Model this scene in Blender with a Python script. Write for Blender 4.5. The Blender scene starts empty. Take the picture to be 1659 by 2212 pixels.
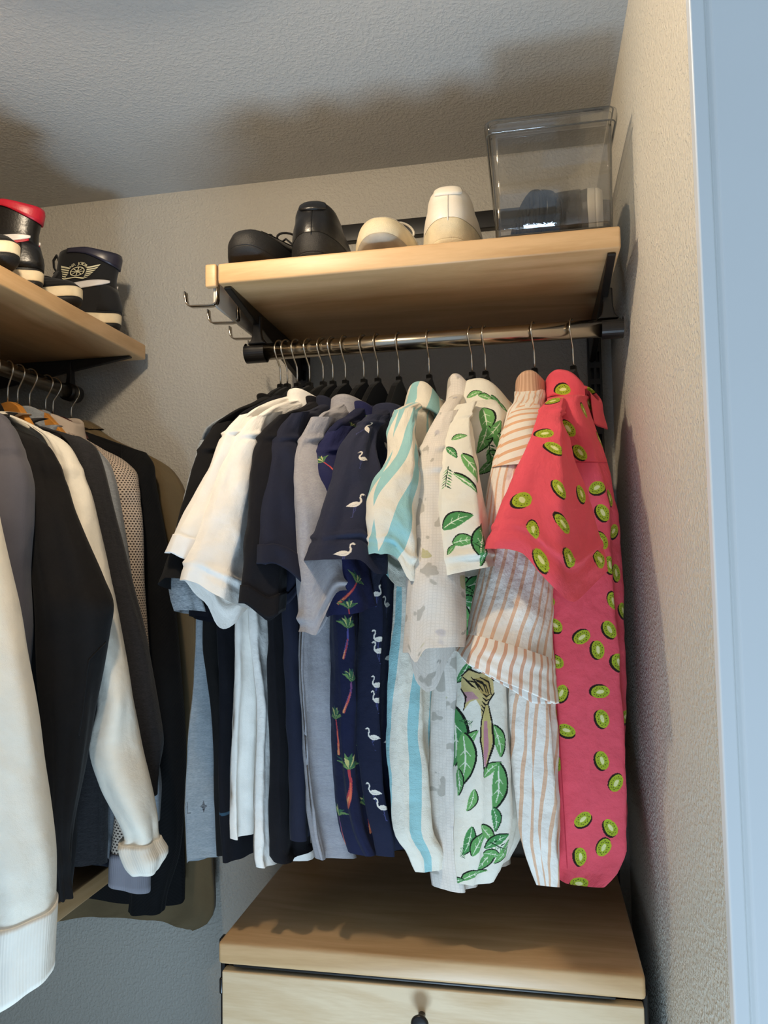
import bpy, bmesh, math, random
import numpy as np
from mathutils import Vector, Matrix
from mathutils.bvhtree import BVHTree
from mathutils.geometry import barycentric_transform
PI = math.pi
SC = bpy.context.scene
COL = SC.collection

# ------------------------------------------------------------------ camera
EZ = 1.62                                   # eye height in metres
F, CX, CY = 1657.0, 829.5, 1106.0
R = np.array([[0.9819422, -0.02866761, -0.18699648], [0.18842222, 0.05975084, 0.98026879], [-0.01692877, -0.99780159, 0.06407349]])
cam = bpy.data.objects.new('camera', bpy.data.cameras.new('camera'))
COL.objects.link(cam)
cam.data.sensor_fit = 'HORIZONTAL'; cam.data.sensor_width = 36.0
cam.data.lens = F / 1659.0 * 36.0
cam.data.clip_start = 0.02
cam.matrix_world = Matrix(((R[0, 0], -R[0, 1], -R[0, 2], 0), (R[1, 0], -R[1, 1], -R[1, 2], 0), (R[2, 0], -R[2, 1], -R[2, 2], EZ), (0, 0, 0, 1)))
SC.camera = cam

# ------------------------------------------------------------------ light and exposure
SC.view_settings.view_transform = 'Standard'; SC.view_settings.look = 'None'
SC.view_settings.exposure = 0.2; SC.view_settings.gamma = 1.0; SC.view_settings.use_curve_mapping = False
W = bpy.data.worlds.new('daylight'); SC.world = W; W.use_nodes = True
W.node_tree.nodes['Background'].inputs[0].default_value = (0.60, 0.78, 1.0, 1)
W.node_tree.nodes['Background'].inputs[1].default_value = 0.55
def light(name, kind, loc, energy, color, size=0.1, rot=(0, 0, 0), shape=None, size_y=None):
    d = bpy.data.lights.new(name, kind); o = bpy.data.objects.new(name, d); COL.objects.link(o)
    o.location = loc; o.rotation_euler = rot; d.energy = energy; d.color = color
    if kind == 'AREA':
        d.size = size
        if shape: d.shape = shape
        if size_y: d.size_y = size_y
    else: d.shadow_soft_size = size
    return o
light('daylight_off_floor', 'AREA', (-0.10, 0.05, 0.02), 33.0, (0.56, 0.78, 1.0), 0.55, (PI, 0, 0), 'RECTANGLE', 0.6)   # daylight on the floor of the doorway

# ------------------------------------------------------------------ helpers
def P(x, y, Y):
    """point at depth Y (metres from the eye towards the back wall) seen at pixel x, y"""
    r = R @ np.array([(x - CX) / F, (y - CY) / F, 1.0])
    q = r * (Y / r[1]); q[2] += EZ
    return q
def ray(x, y):
    r = R @ np.array([(x - CX) / F, (y - CY) / F, 1.0]); return r / np.linalg.norm(r)
def hexc(h, a=True):
    h = h.lstrip('#'); v = [int(h[i:i + 2], 16) / 255 for i in (0, 2, 4)]
    v = [c / 12.92 if c <= 0.04045 else ((c + 0.055) / 1.055) ** 2.4 for c in v]
    return (*v, 1.0) if a else tuple(v)
def link(o, parent=None, **kw):
    COL.objects.link(o)
    if parent is not None: o.parent = parent
    for k, v in kw.items(): o[k] = v
    return o
def thing(name, label, cat, loc=(0, 0, 0), rot=(0, 0, 0), group=None):
    o = bpy.data.objects.new(name, None); COL.objects.link(o)
    o.empty_display_size = 0.05; o.location = loc; o.rotation_euler = rot
    o['label'] = label; o['category'] = cat
    if group: o['group'] = group
    return o
def tag(o, label, cat, group=None):
    o['label'] = label; o['category'] = cat
    if group: o['group'] = group
    return o
def from_bm(name, bm, mat, parent=None, smooth=False):
    me = bpy.data.meshes.new(name); bm.to_mesh(me); bm.free()
    if smooth: me.shade_smooth()
    me.materials.append(mat); o = bpy.data.objects.new(name, me)
    return link(o, parent)
def pydata(name, v, f, mat, parent=None, smooth=True):
    me = bpy.data.meshes.new(name); me.from_pydata([tuple(p) for p in v], [], f); me.update()
    if smooth: me.shade_smooth()
    me.materials.append(mat)
    return link(bpy.data.objects.new(name, me), parent)
def box(name, lo, hi, mat, parent=None, bev=0.0, seg=3, smooth=False):
    bm = bmesh.new(); bmesh.ops.create_cube(bm, size=1)
    for v in bm.verts:
        v.co = Vector([lo[i] + (hi[i] - lo[i]) * (v.co[i] + 0.5) for i in range(3)])
    if bev: bmesh.ops.bevel(bm, geom=bm.edges[:], offset=bev, segments=seg, profile=0.5, affect='EDGES')
    return from_bm(name, bm, mat, parent, smooth or bev > 0)
def structure(o): o['kind'] = 'structure'; return o
def extrude_poly(name, pts, plane, d0, d1, mat, parent=None, bev=0.0):
    """polygon in a plane ('XZ','YZ','XY') extruded between two depths"""
    def p3(a, b, d): return {'XZ': (a, d, b), 'YZ': (d, a, b), 'XY': (a, b, d)}[plane]
    bm = bmesh.new(); vs = [bm.verts.new(p3(a, b, d0)) for a, b in pts]; f = bm.faces.new(vs)
    r = bmesh.ops.extrude_face_region(bm, geom=[f])
    dv = Vector(p3(0, 0, d1 - d0))
    for g in r['geom']:
        if isinstance(g, bmesh.types.BMVert): g.co += dv
    bmesh.ops.recalc_face_normals(bm, faces=bm.faces[:])
    if bev: bmesh.ops.bevel(bm, geom=bm.edges[:], offset=bev, segments=2, profile=0.5, affect='EDGES')
    return from_bm(name, bm, mat, parent, False)
def tube(name, pts, r, mat, parent=None, n=8, closed=False, flat=1.0):
    pts = [np.array(p, float) for p in pts]; m = len(pts); V = []; Fc = []
    prev = None
    for i, p in enumerate(pts):
        a = pts[(i - 1) % m] if (closed or i > 0) else p; b = pts[(i + 1) % m] if (closed or i < m - 1) else p
        t = b - a; t /= (np.linalg.norm(t) + 1e-9)
        if prev is None:
            u = np.cross(t, [0, 0, 1.0])
            if np.linalg.norm(u) < 1e-3: u = np.cross(t, [1.0, 0, 0])
        else: u = prev - t * prev.dot(t)
        u /= np.linalg.norm(u); prev = u; w = np.cross(t, u)
        rr = r[i] if hasattr(r, '__len__') else r
        for k in range(n):
            th = 2 * PI * k / n; V.append(p + rr * (u * math.cos(th) + w * math.sin(th) * flat))
    for i in range(m if closed else m - 1):
        for k in range(n):
            j = (i + 1) % m; Fc.append((i * n + k, i * n + (k + 1) % n, j * n + (k + 1) % n, j * n + k))
    if not closed:
        Fc.append(tuple(range(n))[::-1]); Fc.append(tuple((m - 1) * n + k for k in range(n)))
    return pydata(name, V, Fc, mat, parent)
def spline(pts, n):
    """Catmull-Rom through rows of numbers, n samples"""
    p = np.array(pts, float); m = len(p)
    if m == 2: return np.array([p[0] + (p[1] - p[0]) * t for t in np.linspace(0, 1, n)])
    d = np.r_[0, np.cumsum(np.maximum(np.linalg.norm(np.diff(p[:, :6], axis=0), axis=1), 1e-4))]; T = np.linspace(0, d[-1], n)
    tang = np.zeros_like(p)
    for i in range(m):
        a, b = max(i - 1, 0), min(i + 1, m - 1); tang[i] = (p[b] - p[a]) / (d[b] - d[a])
    out = np.zeros((n, p.shape[1])); k = np.clip(np.searchsorted(d, T, side='right') - 1, 0, m - 2)
    h = d[k + 1] - d[k]; s = ((T - d[k]) / h)[:, None]; h = h[:, None]
    out = (2*s**3 - 3*s**2 + 1) * p[k] + (s**3 - 2*s**2 + s) * h * tang[k] + (-2*s**3 + 3*s**2) * p[k + 1] + (s**3 - s**2) * h * tang[k + 1]
    return out
def spow(a, e): return np.sign(a) * np.abs(a) ** e
def waves(u, v, seed, lam=0.09, n=7):
    """soft cloth wrinkle field, roughly -1..1"""
    g = np.random.RandomState(seed); out = np.zeros_like(u)
    for i in range(n):
        a = g.uniform(-0.9, 0.9) + (PI / 2 if g.rand() < 0.3 else 0); k = 2 * PI / (lam * g.uniform(0.6, 1.7))
        ph = g.uniform(0, 6.3); bend = g.uniform(0.5, 1.4)
        q = k * (math.cos(a) * u + math.sin(a) * v) + ph + bend * np.sin(2 * PI * v / (lam * 2.3) + ph * 2) + 0.8 * np.sin(2 * PI * u / (lam * 1.9) + ph)
        s = np.sin(q); out += np.where(s > 0, s ** 1.5 if False else np.abs(s) ** 0.8 * np.sign(s), s)
    return out / n * 1.5

# ------------------------------------------------------------------ materials
MATS = {}
def mat(name, color, rough=0.6, metal=0.0, spec=0.5, noise=0.0, nscale=40, bump=0.0, bscale=200, sheen=0.0, coat=0.0, stretch=(1, 1, 1), coord='Object', bdist=0.002):
    m = bpy.data.materials.new(name); m.use_nodes = True; nt = m.node_tree; b = nt.nodes['Principled BSDF']
    c = hexc(color) if isinstance(color, str) else (*color, 1)
    b.inputs['Base Color'].default_value = c; b.inputs['Roughness'].default_value = rough; b.inputs['Metallic'].default_value = metal
    b.inputs['Specular IOR Level'].default_value = spec; b.inputs['Sheen Weight'].default_value = sheen; b.inputs['Coat Weight'].default_value = coat
    tc = nt.nodes.new('ShaderNodeTexCoord'); mp = nt.nodes.new('ShaderNodeMapping'); nt.links.new(tc.outputs[coord], mp.inputs[0])
    mp.inputs['Scale'].default_value = stretch
    if noise:
        n = nt.nodes.new('ShaderNodeTexNoise'); n.inputs['Scale'].default_value = nscale; n.inputs['Detail'].default_value = 4
        nt.links.new(mp.outputs[0], n.inputs['Vector'])
        mx = nt.nodes.new('ShaderNodeMix'); mx.data_type = 'RGBA'; mx.name = 'mixc'
        mx.inputs[6].default_value = tuple(x * (1 - noise) for x in c[:3]) + (1,); mx.inputs[7].default_value = tuple(min(x * (1 + noise), 1) for x in c[:3]) + (1,)
        rp = nt.nodes.new('ShaderNodeMapRange'); rp.inputs[1].default_value = 0.3; rp.inputs[2].default_value = 0.7
        nt.links.new(n.outputs[0], rp.inputs[0]); nt.links.new(rp.outputs[0], mx.inputs[0]); nt.links.new(mx.outputs[2], b.inputs['Base Color'])
    if bump:
        n2 = nt.nodes.new('ShaderNodeTexNoise'); n2.inputs['Scale'].default_value = bscale; n2.inputs['Detail'].default_value = 3
        nt.links.new(mp.outputs[0], n2.inputs['Vector'])
        bp = nt.nodes.new('ShaderNodeBump'); bp.inputs['Strength'].default_value = bump; bp.inputs['Distance'].default_value = bdist
        nt.links.new(n2.outputs[0], bp.inputs['Height']); nt.links.new(bp.outputs[0], b.inputs['Normal'])
    return m
def plaster(name, color, strength):
    """orange-peel painted wall"""
    m = bpy.data.materials.new(name); m.use_nodes = True; nt = m.node_tree; b = nt.nodes['Principled BSDF']
    b.inputs['Base Color'].default_value = hexc(color); b.inputs['Roughness'].default_value = 0.55; b.inputs['Specular IOR Level'].default_value = 0.35
    tc = nt.nodes.new('ShaderNodeTexCoord')
    n = nt.nodes.new('ShaderNodeTexNoise'); n.inputs['Scale'].default_value = 185; n.inputs['Detail'].default_value = 2.0; n.inputs['Distortion'].default_value = 0.25
    n2 = nt.nodes.new('ShaderNodeTexNoise'); n2.inputs['Scale'].default_value = 80; n2.inputs['Detail'].default_value = 2
    nt.links.new(tc.outputs['Object'], n.inputs['Vector']); nt.links.new(tc.outputs['Object'], n2.inputs['Vector'])
    r1 = nt.nodes.new('ShaderNodeMapRange'); r1.inputs[1].default_value = 0.42; r1.inputs[2].default_value = 0.66; nt.links.new(n.outputs[0], r1.inputs[0])
    ad = nt.nodes.new('ShaderNodeMath'); ad.operation = 'MULTIPLY_ADD'; ad.inputs[1].default_value = 0.6
    nt.links.new(n2.outputs[0], ad.inputs[0]); nt.links.new(r1.outputs[0], ad.inputs[2])
    bp = nt.nodes.new('ShaderNodeBump'); bp.inputs['Strength'].default_value = strength; bp.inputs['Distance'].default_value = 0.0016
    nt.links.new(ad.outputs[0], bp.inputs['Height']); nt.links.new(bp.outputs[0], b.inputs['Normal'])
    return m
def wood(name, light_c, dark_c, axis, rough=0.42, figure=0.5):
    m = bpy.data.materials.new(name); m.use_nodes = True; nt = m.node_tree; b = nt.nodes['Principled BSDF']
    b.inputs['Roughness'].default_value = rough
    tc = nt.nodes.new('ShaderNodeTexCoord'); mp = nt.nodes.new('ShaderNodeMapping'); nt.links.new(tc.outputs['Object'], mp.inputs[0])
    s = [9, 9, 9]; s[axis] = 1.3; mp.inputs['Scale'].default_value = s
    n = nt.nodes.new('ShaderNodeTexNoise'); n.inputs['Scale'].default_value = 2.2; n.inputs['Detail'].default_value = 6; n.inputs['Distortion'].default_value = 1.3
    mp2 = nt.nodes.new('ShaderNodeMapping'); nt.links.new(tc.outputs['Object'], mp2.inputs[0]); s2 = [160, 160, 160]; s2[axis] = 16; mp2.inputs['Scale'].default_value = s2
    n2 = nt.nodes.new('ShaderNodeTexNoise'); n2.inputs['Scale'].default_value = 2.0; n2.inputs['Detail'].default_value = 3
    nt.links.new(mp.outputs[0], n.inputs['Vector']); nt.links.new(mp2.outputs[0], n2.inputs['Vector'])
    ad = nt.nodes.new('ShaderNodeMath'); ad.operation = 'MULTIPLY_ADD'; ad.inputs[1].default_value = 0.22
    nt.links.new(n2.outputs[0], ad.inputs[0]); nt.links.new(n.outputs[0], ad.inputs[2])
    rp = nt.nodes.new('ShaderNodeMapRange'); rp.inputs[1].default_value = 0.46; rp.inputs[2].default_value = 0.86; rp.inputs[4].default_value = figure * 1.5
    nt.links.new(ad.outputs[0], rp.inputs[0])
    mx = nt.nodes.new('ShaderNodeMix'); mx.data_type = 'RGBA'; mx.inputs[6].default_value = hexc(light_c); mx.inputs[7].default_value = hexc(dark_c)
    nt.links.new(rp.outputs[0], mx.inputs[0]); nt.links.new(mx.outputs[2], b.inputs['Base Color'])
    return m
def fabric(name, color, weave=900, bump=0.25, heather=0.0, hc=None, rough=0.9, sheen=0.25, wrinkle=0.35, image=None, stripes=None, pattern=None, dark=None, blotch=None):
    """cloth in metre-scaled UVs: colour (plain, heathered, striped, printed), weave and small creases"""
    m = bpy.data.materials.new(name); m.use_nodes = True; nt = m.node_tree; b = nt.nodes['Principled BSDF']; L = nt.links.new
    b.inputs['Roughness'].default_value = rough; b.inputs['Sheen Weight'].default_value = sheen * .35; b.inputs['Sheen Roughness'].default_value = 0.5
    b.inputs['Specular IOR Level'].default_value = 0.2
    uv = nt.nodes.new('ShaderNodeTexCoord').outputs['UV']
    def mapn(sx, sy):
        q = nt.nodes.new('ShaderNodeMapping'); q.inputs['Scale'].default_value = (sx, sy, 1); L(uv, q.inputs[0]); return q.outputs[0]
    def noise(vec, sc, det=3):
        q = nt.nodes.new('ShaderNodeTexNoise'); q.inputs['Scale'].default_value = sc; q.inputs['Detail'].default_value = det; L(vec, q.inputs['Vector']); return q.outputs[0]
    def rng(s, a, bb, c=0, d=1):
        q = nt.nodes.new('ShaderNodeMapRange'); L(s, q.inputs[0])
        for i, x in zip((1, 2, 3, 4), (a, bb, c, d)): q.inputs[i].default_value = x
        return q.outputs[0]
    def mixc(f, a, c):
        q = nt.nodes.new('ShaderNodeMix'); q.data_type = 'RGBA'
        if f is not None: L(f, q.inputs[0])
        for i, x in ((6, a), (7, c)):
            if isinstance(x, tuple): q.inputs[i].default_value = x
            else: L(x, q.inputs[i])
        return q.outputs[2]
    def math_(op, a, c=None):
        q = nt.nodes.new('ShaderNodeMath'); q.operation = op
        for i, x in enumerate((a, c)):
            if x is None: continue
            if isinstance(x, (int, float)): q.inputs[i].default_value = x
            else: L(x, q.inputs[i])
        return q.outputs[0]
    base = hexc(color)
    src = base; height = None
    if image is not None:
        t = nt.nodes.new('ShaderNodeTexImage'); t.image = image[0]; t.extension = 'REPEAT'
        L(mapn(1 / image[1], 1 / image[2]), t.inputs[0]); src = t.outputs[0]
    if stripes:
        per, duty, colb, wob = stripes[:4]
        sp = nt.nodes.new('ShaderNodeSeparateXYZ'); L(uv, sp.inputs[0])
        u = math_('ADD', sp.outputs[0], math_('MULTIPLY', noise(uv, 9, 1), wob))
        if len(stripes) > 4: u = math_('ADD', u, math_('MULTIPLY', sp.outputs[1], stripes[4]))
        fr = math_('FRACT', math_('DIVIDE', u, per))
        k = math_('LESS_THAN', fr, duty)
        src = mixc(k, base, hexc(colb))
    if blotch:
        for i, (cc, sc, lo, hi, am) in enumerate(blotch):
            q = nt.nodes.new('ShaderNodeMapping'); q.inputs['Location'].default_value = (i * 3.7, i * 1.9, i); L(uv, q.inputs[0])
            src = mixc(rng(noise(q.outputs[0], sc, 2.5), lo, hi, 0, am), src, hexc(cc))
        sp = nt.nodes.new('ShaderNodeSeparateXYZ'); L(uv, sp.inputs[0])
        gx = math_('LESS_THAN', math_('FRACT', math_('MULTIPLY', sp.outputs[0], 240)), 0.22); gy = math_('LESS_THAN', math_('FRACT', math_('MULTIPLY', sp.outputs[1], 240)), 0.22)
        src = mixc(math_('MULTIPLY', math_('MAXIMUM', gx, gy), 0.28), src, hexc('#c9c0b4'))
    if heather:
        hcol = hexc(hc or '#ffffff')
        src = mixc(math_('MULTIPLY', rng(noise(mapn(260, 900), 1, 2), 0.35, 0.7), heather), src, hcol)
        src = mixc(math_('MULTIPLY', rng(noise(mapn(60, 240), 1, 2), 0.4, 0.7), heather * 0.6), src, hcol)
    if pattern == 'waffle':
        sp = nt.nodes.new('ShaderNodeSeparateXYZ'); L(uv, sp.inputs[0])
        row = math_('FLOOR', math_('MULTIPLY', sp.outputs[1], 215))
        uu = math_('ADD', math_('MULTIPLY', sp.outputs[0], 185), math_('MULTIPLY', row, 0.5))
        a1 = math_('ABSOLUTE', math_('SUBTRACT', math_('FRACT', uu), 0.5)); b1 = math_('ABSOLUTE', math_('SUBTRACT', math_('FRACT', math_('MULTIPLY', sp.outputs[1], 215)), 0.5))
        d = math_('SQRT', math_('ADD', math_('MULTIPLY', a1, a1), math_('MULTIPLY', b1, b1)))
        hole = rng(d, 0.2, 0.36, 1, 0)
        src = mixc(hole, src, hexc(dark or '#2a2320')); height = math_('SUBTRACT', 1.0, hole)
    if pattern in ('rib', 'ribh', 'twill'):
        sp = nt.nodes.new('ShaderNodeSeparateXYZ'); L(uv, sp.inputs[0])
        w = {'rib': math_('MULTIPLY', sp.outputs[0], 2 * PI / 0.0035), 'ribh': math_('MULTIPLY', sp.outputs[1], 2 * PI / 0.005),
             'twill': math_('MULTIPLY', math_('ADD', sp.outputs[0], sp.outputs[1]), 2 * PI / 0.007)}[pattern]
        height = math_('SINE', w)
    # a little uneven wear
    src2 = mixc(rng(noise(uv, 30, 4), 0.3, 0.75, 0, 0.10), src, (0.02, 0.02, 0.022, 1))
    L(src2, b.inputs['Base Color'])
    h1 = noise(mapn(weave, weave), 1, 2); h2 = noise(mapn(34, 24), 1, 4)
    bp = nt.nodes.new('ShaderNodeBump'); bp.inputs['Strength'].default_value = bump; bp.inputs['Distance'].default_value = 0.0012
    L(height if height is not None else h1, bp.inputs['Height'])
    if height is not None: bp.inputs['Strength'].default_value = 0.8 if pattern == 'waffle' else 0.16
    bp2 = nt.nodes.new('ShaderNodeBump'); bp2.inputs['Strength'].default_value = wrinkle; bp2.inputs['Distance'].default_value = 0.008
    L(h2, bp2.inputs['Height']); L(bp2.outputs[0], bp.inputs['Normal']); L(bp.outputs[0], b.inputs['Normal'])
    return m

M = dict(
    wall=plaster('wall_paint', '#aeaaa1', 0.5), wall_lit=plaster('wall_paint_lamplit', '#ded7c8', 0.9), ceil=plaster('ceiling_paint', '#b4b4b2', 0.38),  # right wall: same paint, lightened to stand for lamplight on it
    floor=mat('floor_carpet', '#8b8172', 0.95, noise=0.25, nscale=90, bump=0.5, bscale=400),
    trim=mat('white_trim_paint', '#f0f0ee', 0.35, noise=0.02, nscale=6),
    maple_x=wood('maple_along_shelf', '#d0ab7e', '#ae8553', 0), maple_y=wood('maple_along_left_shelf', '#d0ab7e', '#ae8553', 1),
    maple_under=wood('maple_shaded_underside', '#c3b6a2', '#b09e86', 0), maple_under_y=wood('maple_shaded_underside_left', '#bfb29e', '#ac9a82', 1),  # maple greyed to stand for shade under the shelves; not applied
    maple_dr=wood('maple_drawer_front', '#e2ccaa', '#c6a578', 0, 0.4, 0.7),
    blackmetal=mat('black_powder_coat', '#15120f', 0.42, spec=0.5, noise=0.1, nscale=300), chrome=mat('polished_chrome', '#a59c90', 0.16, 1.0, noise=0.05, nscale=20),
    steel=mat('brushed_nickel', '#d0cbc3', 0.42, 1.0, noise=0.08, nscale=60), blackplastic=mat('black_plastic', '#1a1715', 0.3, spec=0.5, noise=0.1, nscale=100),
    velvet=mat('black_velvet', '#060606', 1.0, spec=0.05, sheen=0.15, noise=0.2, nscale=300), wirechrome=mat('hanger_wire', '#d6d0c4', 0.2, 1.0, noise=0.05, nscale=60),
    hwood=wood('lacquered_hanger_wood', '#c98a3e', '#a56626', 0, 0.3), hred=wood('burgundy_hanger_wood', '#4a1410', '#300a08', 0, 0.3), hdark=wood('dark_burgundy_hanger_wood', '#2a0a09', '#180505', 0, 0.35),
)

# ------------------------------------------------------------------ the closet shell
XR, XL, YB, ZC = 0.163, -1.205, 1.52, EZ + 0.815
structure(box('wall_back', (XL - .1, YB, -0.1), (XR + .1, YB + .1, ZC + .1), M['wall']))
structure(box('wall_right', (XR, .50, -0.1), (XR + .1, YB, ZC + .1), M['wall_lit']))
structure(box('wall_left', (XL - .1, .50, -0.1), (XL, YB, ZC + .1), M['wall']))
structure(box('ceiling', (-2.2, -2.4, ZC), (1.6, YB, ZC + .1), M['ceil']))
structure(box('floor', (-2.2, -2.4, -0.1), (1.6, YB, 0), M['floor']))
# front wall with the doorway the camera looks through: its right reveal and the moulded casing on the room side
YD = .44
structure(box('wall_front', (.1235, YD + .0125, .001), (1.2, YD + .11, ZC - .001), M['wall']))
structure(box('wall_front_left', (XL - 1, YD + .012, .001), (-.80, YD + .11, ZC - .001), M['wall']))
structure(box('wall_front_top', (-.7999, YD + .012, EZ + .56), (.1234, YD + .11, ZC - .001), M['wall']))
cs = [(.0972, YD + .012), (.0966, YD + .0012), (.0974, YD), (.1042, YD), (.1048, YD + .0022), (.1058, YD + .0022), (.1066, YD - .0015), (.1077, YD - .003), (.170, YD - .005), (.1705, YD + .0115)]
structure(extrude_poly('trim_1', cs, 'XY', 0.002, EZ + .5598, M['trim'], None, 0.0006))

# the ceiling lamp over the closet: canopy, stem and an added wide disc over a warm bulb
lp = thing('ceiling_lamp', 'ceiling lamp with an added light-blocking disc above the doorway side of the closet', 'lamp', (-.49, .64, ZC))
tube('canopy', [(0, 0, -.0005), (0, 0, -.012), (0, 0, -.016)], [.05, .05, .042], mat('lamp_metal', '#b8b4ac', .4, 1.0, noise=.05), lp, 32)
tube('stem', [(0, 0, -.015), (0, 0, -.09)], .008, lp.children[0].data.materials[0], lp, 16)
tube('shade', [(0, 0, -.086), (0, 0, -.0865), (0, 0, -.090), (0, 0, -.0905)], [.03, .145, .148, .02], lp.children[0].data.materials[0], lp, 48)  # unseen disc added to keep bulb light off the ceiling
bl = light('closet_bulb', 'POINT', (0, 0, -.125), 13.0, (1.0, .82, .60), .026); bl.parent = lp

# ------------------------------------------------------------------ wall-mounted rail system
ZS0, ZS1, YS, YE = EZ + 0.4365, EZ + 0.4690, 1.1035, 1.5035
def rbox(name, lo, hi, m, parent, r): return box(name, lo, hi, m, parent, r, 3)
sh = tag(box('shelf_board', (-.4685, YS, ZS0), (.1372, YE, ZS1), M['maple_x'], None, .0035), 'maple shelf board with a thick front edge carrying the shoe pairs and clear box', 'shelf')
tag(box('shelf_board', (-1.198, .58, ZS0), (-.7945, 1.487, ZS1), M['maple_y'], None, .0035), 'maple shelf board along the left wall carrying two pairs of high-top sneakers', 'shelf')
tag(box('shelf_board', (-1.198, .58, EZ - .598), (-.800, 1.500, EZ - .565), M['maple_y'], None, .0035), 'lower maple shelf board below the hems of the sweatshirts on the left', 'shelf')
trk = tag(box('wall_track', (-.470, YB - .016, EZ + .660), (.150, YB - .0005, EZ + .696), M['blackmetal'], None, .002), 'dark horizontal wall track running behind the shoes above the right shelf', 'track')

def standard(x, label, lip=0.026):
    t = thing('wall_standard', label, 'rail', (x, YB - .008, EZ - .7), group=None)
    b = bmesh.new()
    for (x0, x1, y0, y1) in ((-.0125, -.0105, -.0115, .0075), (.0105, .0125, -.0115, .0075), (-.0105, .0105, .0045, .0075)):
        bmesh.ops.create_cube(b, size=1, matrix=Matrix.LocRotScale(Vector(((x0 + x1) / 2, (y0 + y1) / 2, .68)), None, Vector((x1 - x0, y1 - y0, 1.358))))
    from_bm('channel', b, M['blackmetal'], t)
    # slotted web in front of the channel: bars between paired slots
    b = bmesh.new()
    bmesh.ops.create_cube(b, size=1, matrix=Matrix.LocRotScale(Vector((0, -.0125, .68)), None, Vector((.0045, .002, 1.358))))
    for sx in (-1, 1): bmesh.ops.create_cube(b, size=1, matrix=Matrix.LocRotScale(Vector((sx * .0105, -.0125, .68)), None, Vector((.004, .002, 1.358))))
    for k in range(43):
        bmesh.ops.create_cube(b, size=1, matrix=Matrix.LocRotScale(Vector((0, -.0125, .012 + k * .032)), None, Vector((.021, .0019, .011))))
    from_bm('slotted_face', b, M['blackmetal'], t)
    return t
standard(-.4535, 'black slotted wall standard behind the left end of the chrome rod')
standard(.1300, 'black slotted wall standard in the corner behind the pink kiwi shirt')

def bracket(x, label):
    t = thing('shelf_bracket', label, 'bracket', (x, YE, ZS0))
    prof = [(YS + .012, -.001), (YE, -.001), (YE, -.062), (YE - .04, -.056), (YS + .15, -.026), (YS + .012, -.005)]
    o = extrude_poly('bracket_arm', [(a - YE, b) for a, b in prof], 'YZ', -.006, .006, M['blackmetal'], t, .0015)
    return t
bracket(-.4575, 'black tapered shelf bracket under the left end of the right shelf')
bracket(.1255, 'black tapered shelf bracket under the right end of the right shelf')

ZR, YR, RR = EZ + .3660, 1.25, .0145
def cyl_x(name, x0, x1, r, m, parent, n=40): return tube(name, [(x0, 0, 0), (x0 + (x1 - x0) * .5, 0, 0), (x1, 0, 0)], r, m, parent, n)
def cyl_y(name, y0, y1, r, m, parent, n=40): return tube(name, [(0, y0, 0), (0, (y0 + y1) * .5, 0), (0, y1, 0)], r, m, parent, n)
M['rodchrome'] = mat('rod_chrome', '#c2b8a8', .2, 1.0, noise=.05, nscale=20)
rod = thing('clothes_rod', 'chrome clothes rod under the right shelf holding fifteen shirts', 'rod', (0, YR, ZR))
cyl_x('rod_tube', -.4745, .1500, RR, M['rodchrome'], rod)
for s, x0, x1 in ((-1, -.4775, -.4415), (1, .1200, .1535)):
    b = bmesh.new()
    # half sleeve that cradles the rod end, open at the top
    n = 20; V = []
    for xx in (x0, x1):
        for rr in (RR + .0006, RR + .0036):
            for k in range(n + 1):
                th = math.radians(-205 + 230 * k / n); V.append(b.verts.new((xx, rr * math.cos(th), rr * math.sin(th))))
    m_ = n + 1
    for k in range(n):
        b.faces.new((V[k], V[k + 1], V[2 * m_ + k + 1], V[2 * m_ + k])); b.faces.new((V[m_ + k], V[3 * m_ + k], V[3 * m_ + k + 1], V[m_ + k + 1]))
        b.faces.new((V[k], V[m_ + k], V[m_ + k + 1], V[k + 1])); b.faces.new((V[2 * m_ + k], V[2 * m_ + k + 1], V[3 * m_ + k + 1], V[3 * m_ + k]))
    b.faces.new((V[0], V[2 * m_], V[3 * m_], V[m_])); b.faces.new((V[n], V[m_ + n], V[3 * m_ + n], V[2 * m_ + n]))
    xe = x0 if s < 0 else x1
    q = [b.verts.new((xe, (RR + .002) * math.cos(2 * PI * k / 24), (RR + .002) * math.sin(2 * PI * k / 24))) for k in range(24)]; b.faces.new(q)
    bmesh.ops.recalc_face_normals(b, faces=b.faces[:])
    from_bm('rod_cap', b, M['blackplastic'], rod)
    xc = -.4560 if s < 0 else .1310
    st = extrude_poly('holder_stem', [(-.0165, .013), (.0165, .013), (.0098, .021), (.0075, .035), (.0075, .062), (-.0075, .062), (-.0075, .035), (-.0098, .021)], 'XZ', -.0055, .0055, M['blackplastic'], rod, .0018)
    st.location = (xc - (0.0 if s < 0 else 0.0), -.004, 0)

# left rod and its bracket
XLR, ZLR = -.945, EZ + .366
rod2 = thing('clothes_rod', 'chrome clothes rod under the left shelf holding sweatshirts and sweaters', 'rod', (XLR, 0, ZLR))
cyl_y('rod_tube', .60, 1.452, RR, M['rodchrome'], rod2)
cyl_y('rod_cap', 1.432, 1.468, RR + .004, M['blackplastic'], rod2, 28)
st = extrude_poly('holder_stem', [(-.0165, .012), (.0165, .012), (.0098, .021), (.0075, .035), (.0075, .064), (-.0075, .064), (-.0075, .035), (-.0098, .021)], 'YZ', -.0055, .0055, M['blackplastic'], rod2, .0018)
st.location = (0, 1.447, 0)
t = thing('shelf_bracket', 'black tapered shelf bracket under the far end of the left shelf', 'bracket', (-1.2, 1.449, ZS0))
extrude_poly('bracket_arm', [(0, -.001), (.392, -.001), (.392, -.004), (.25, -.026), (.04, -.058), (0, -.062)], 'XZ', -.006, .006, M['blackmetal'], t, .0015)

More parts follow.
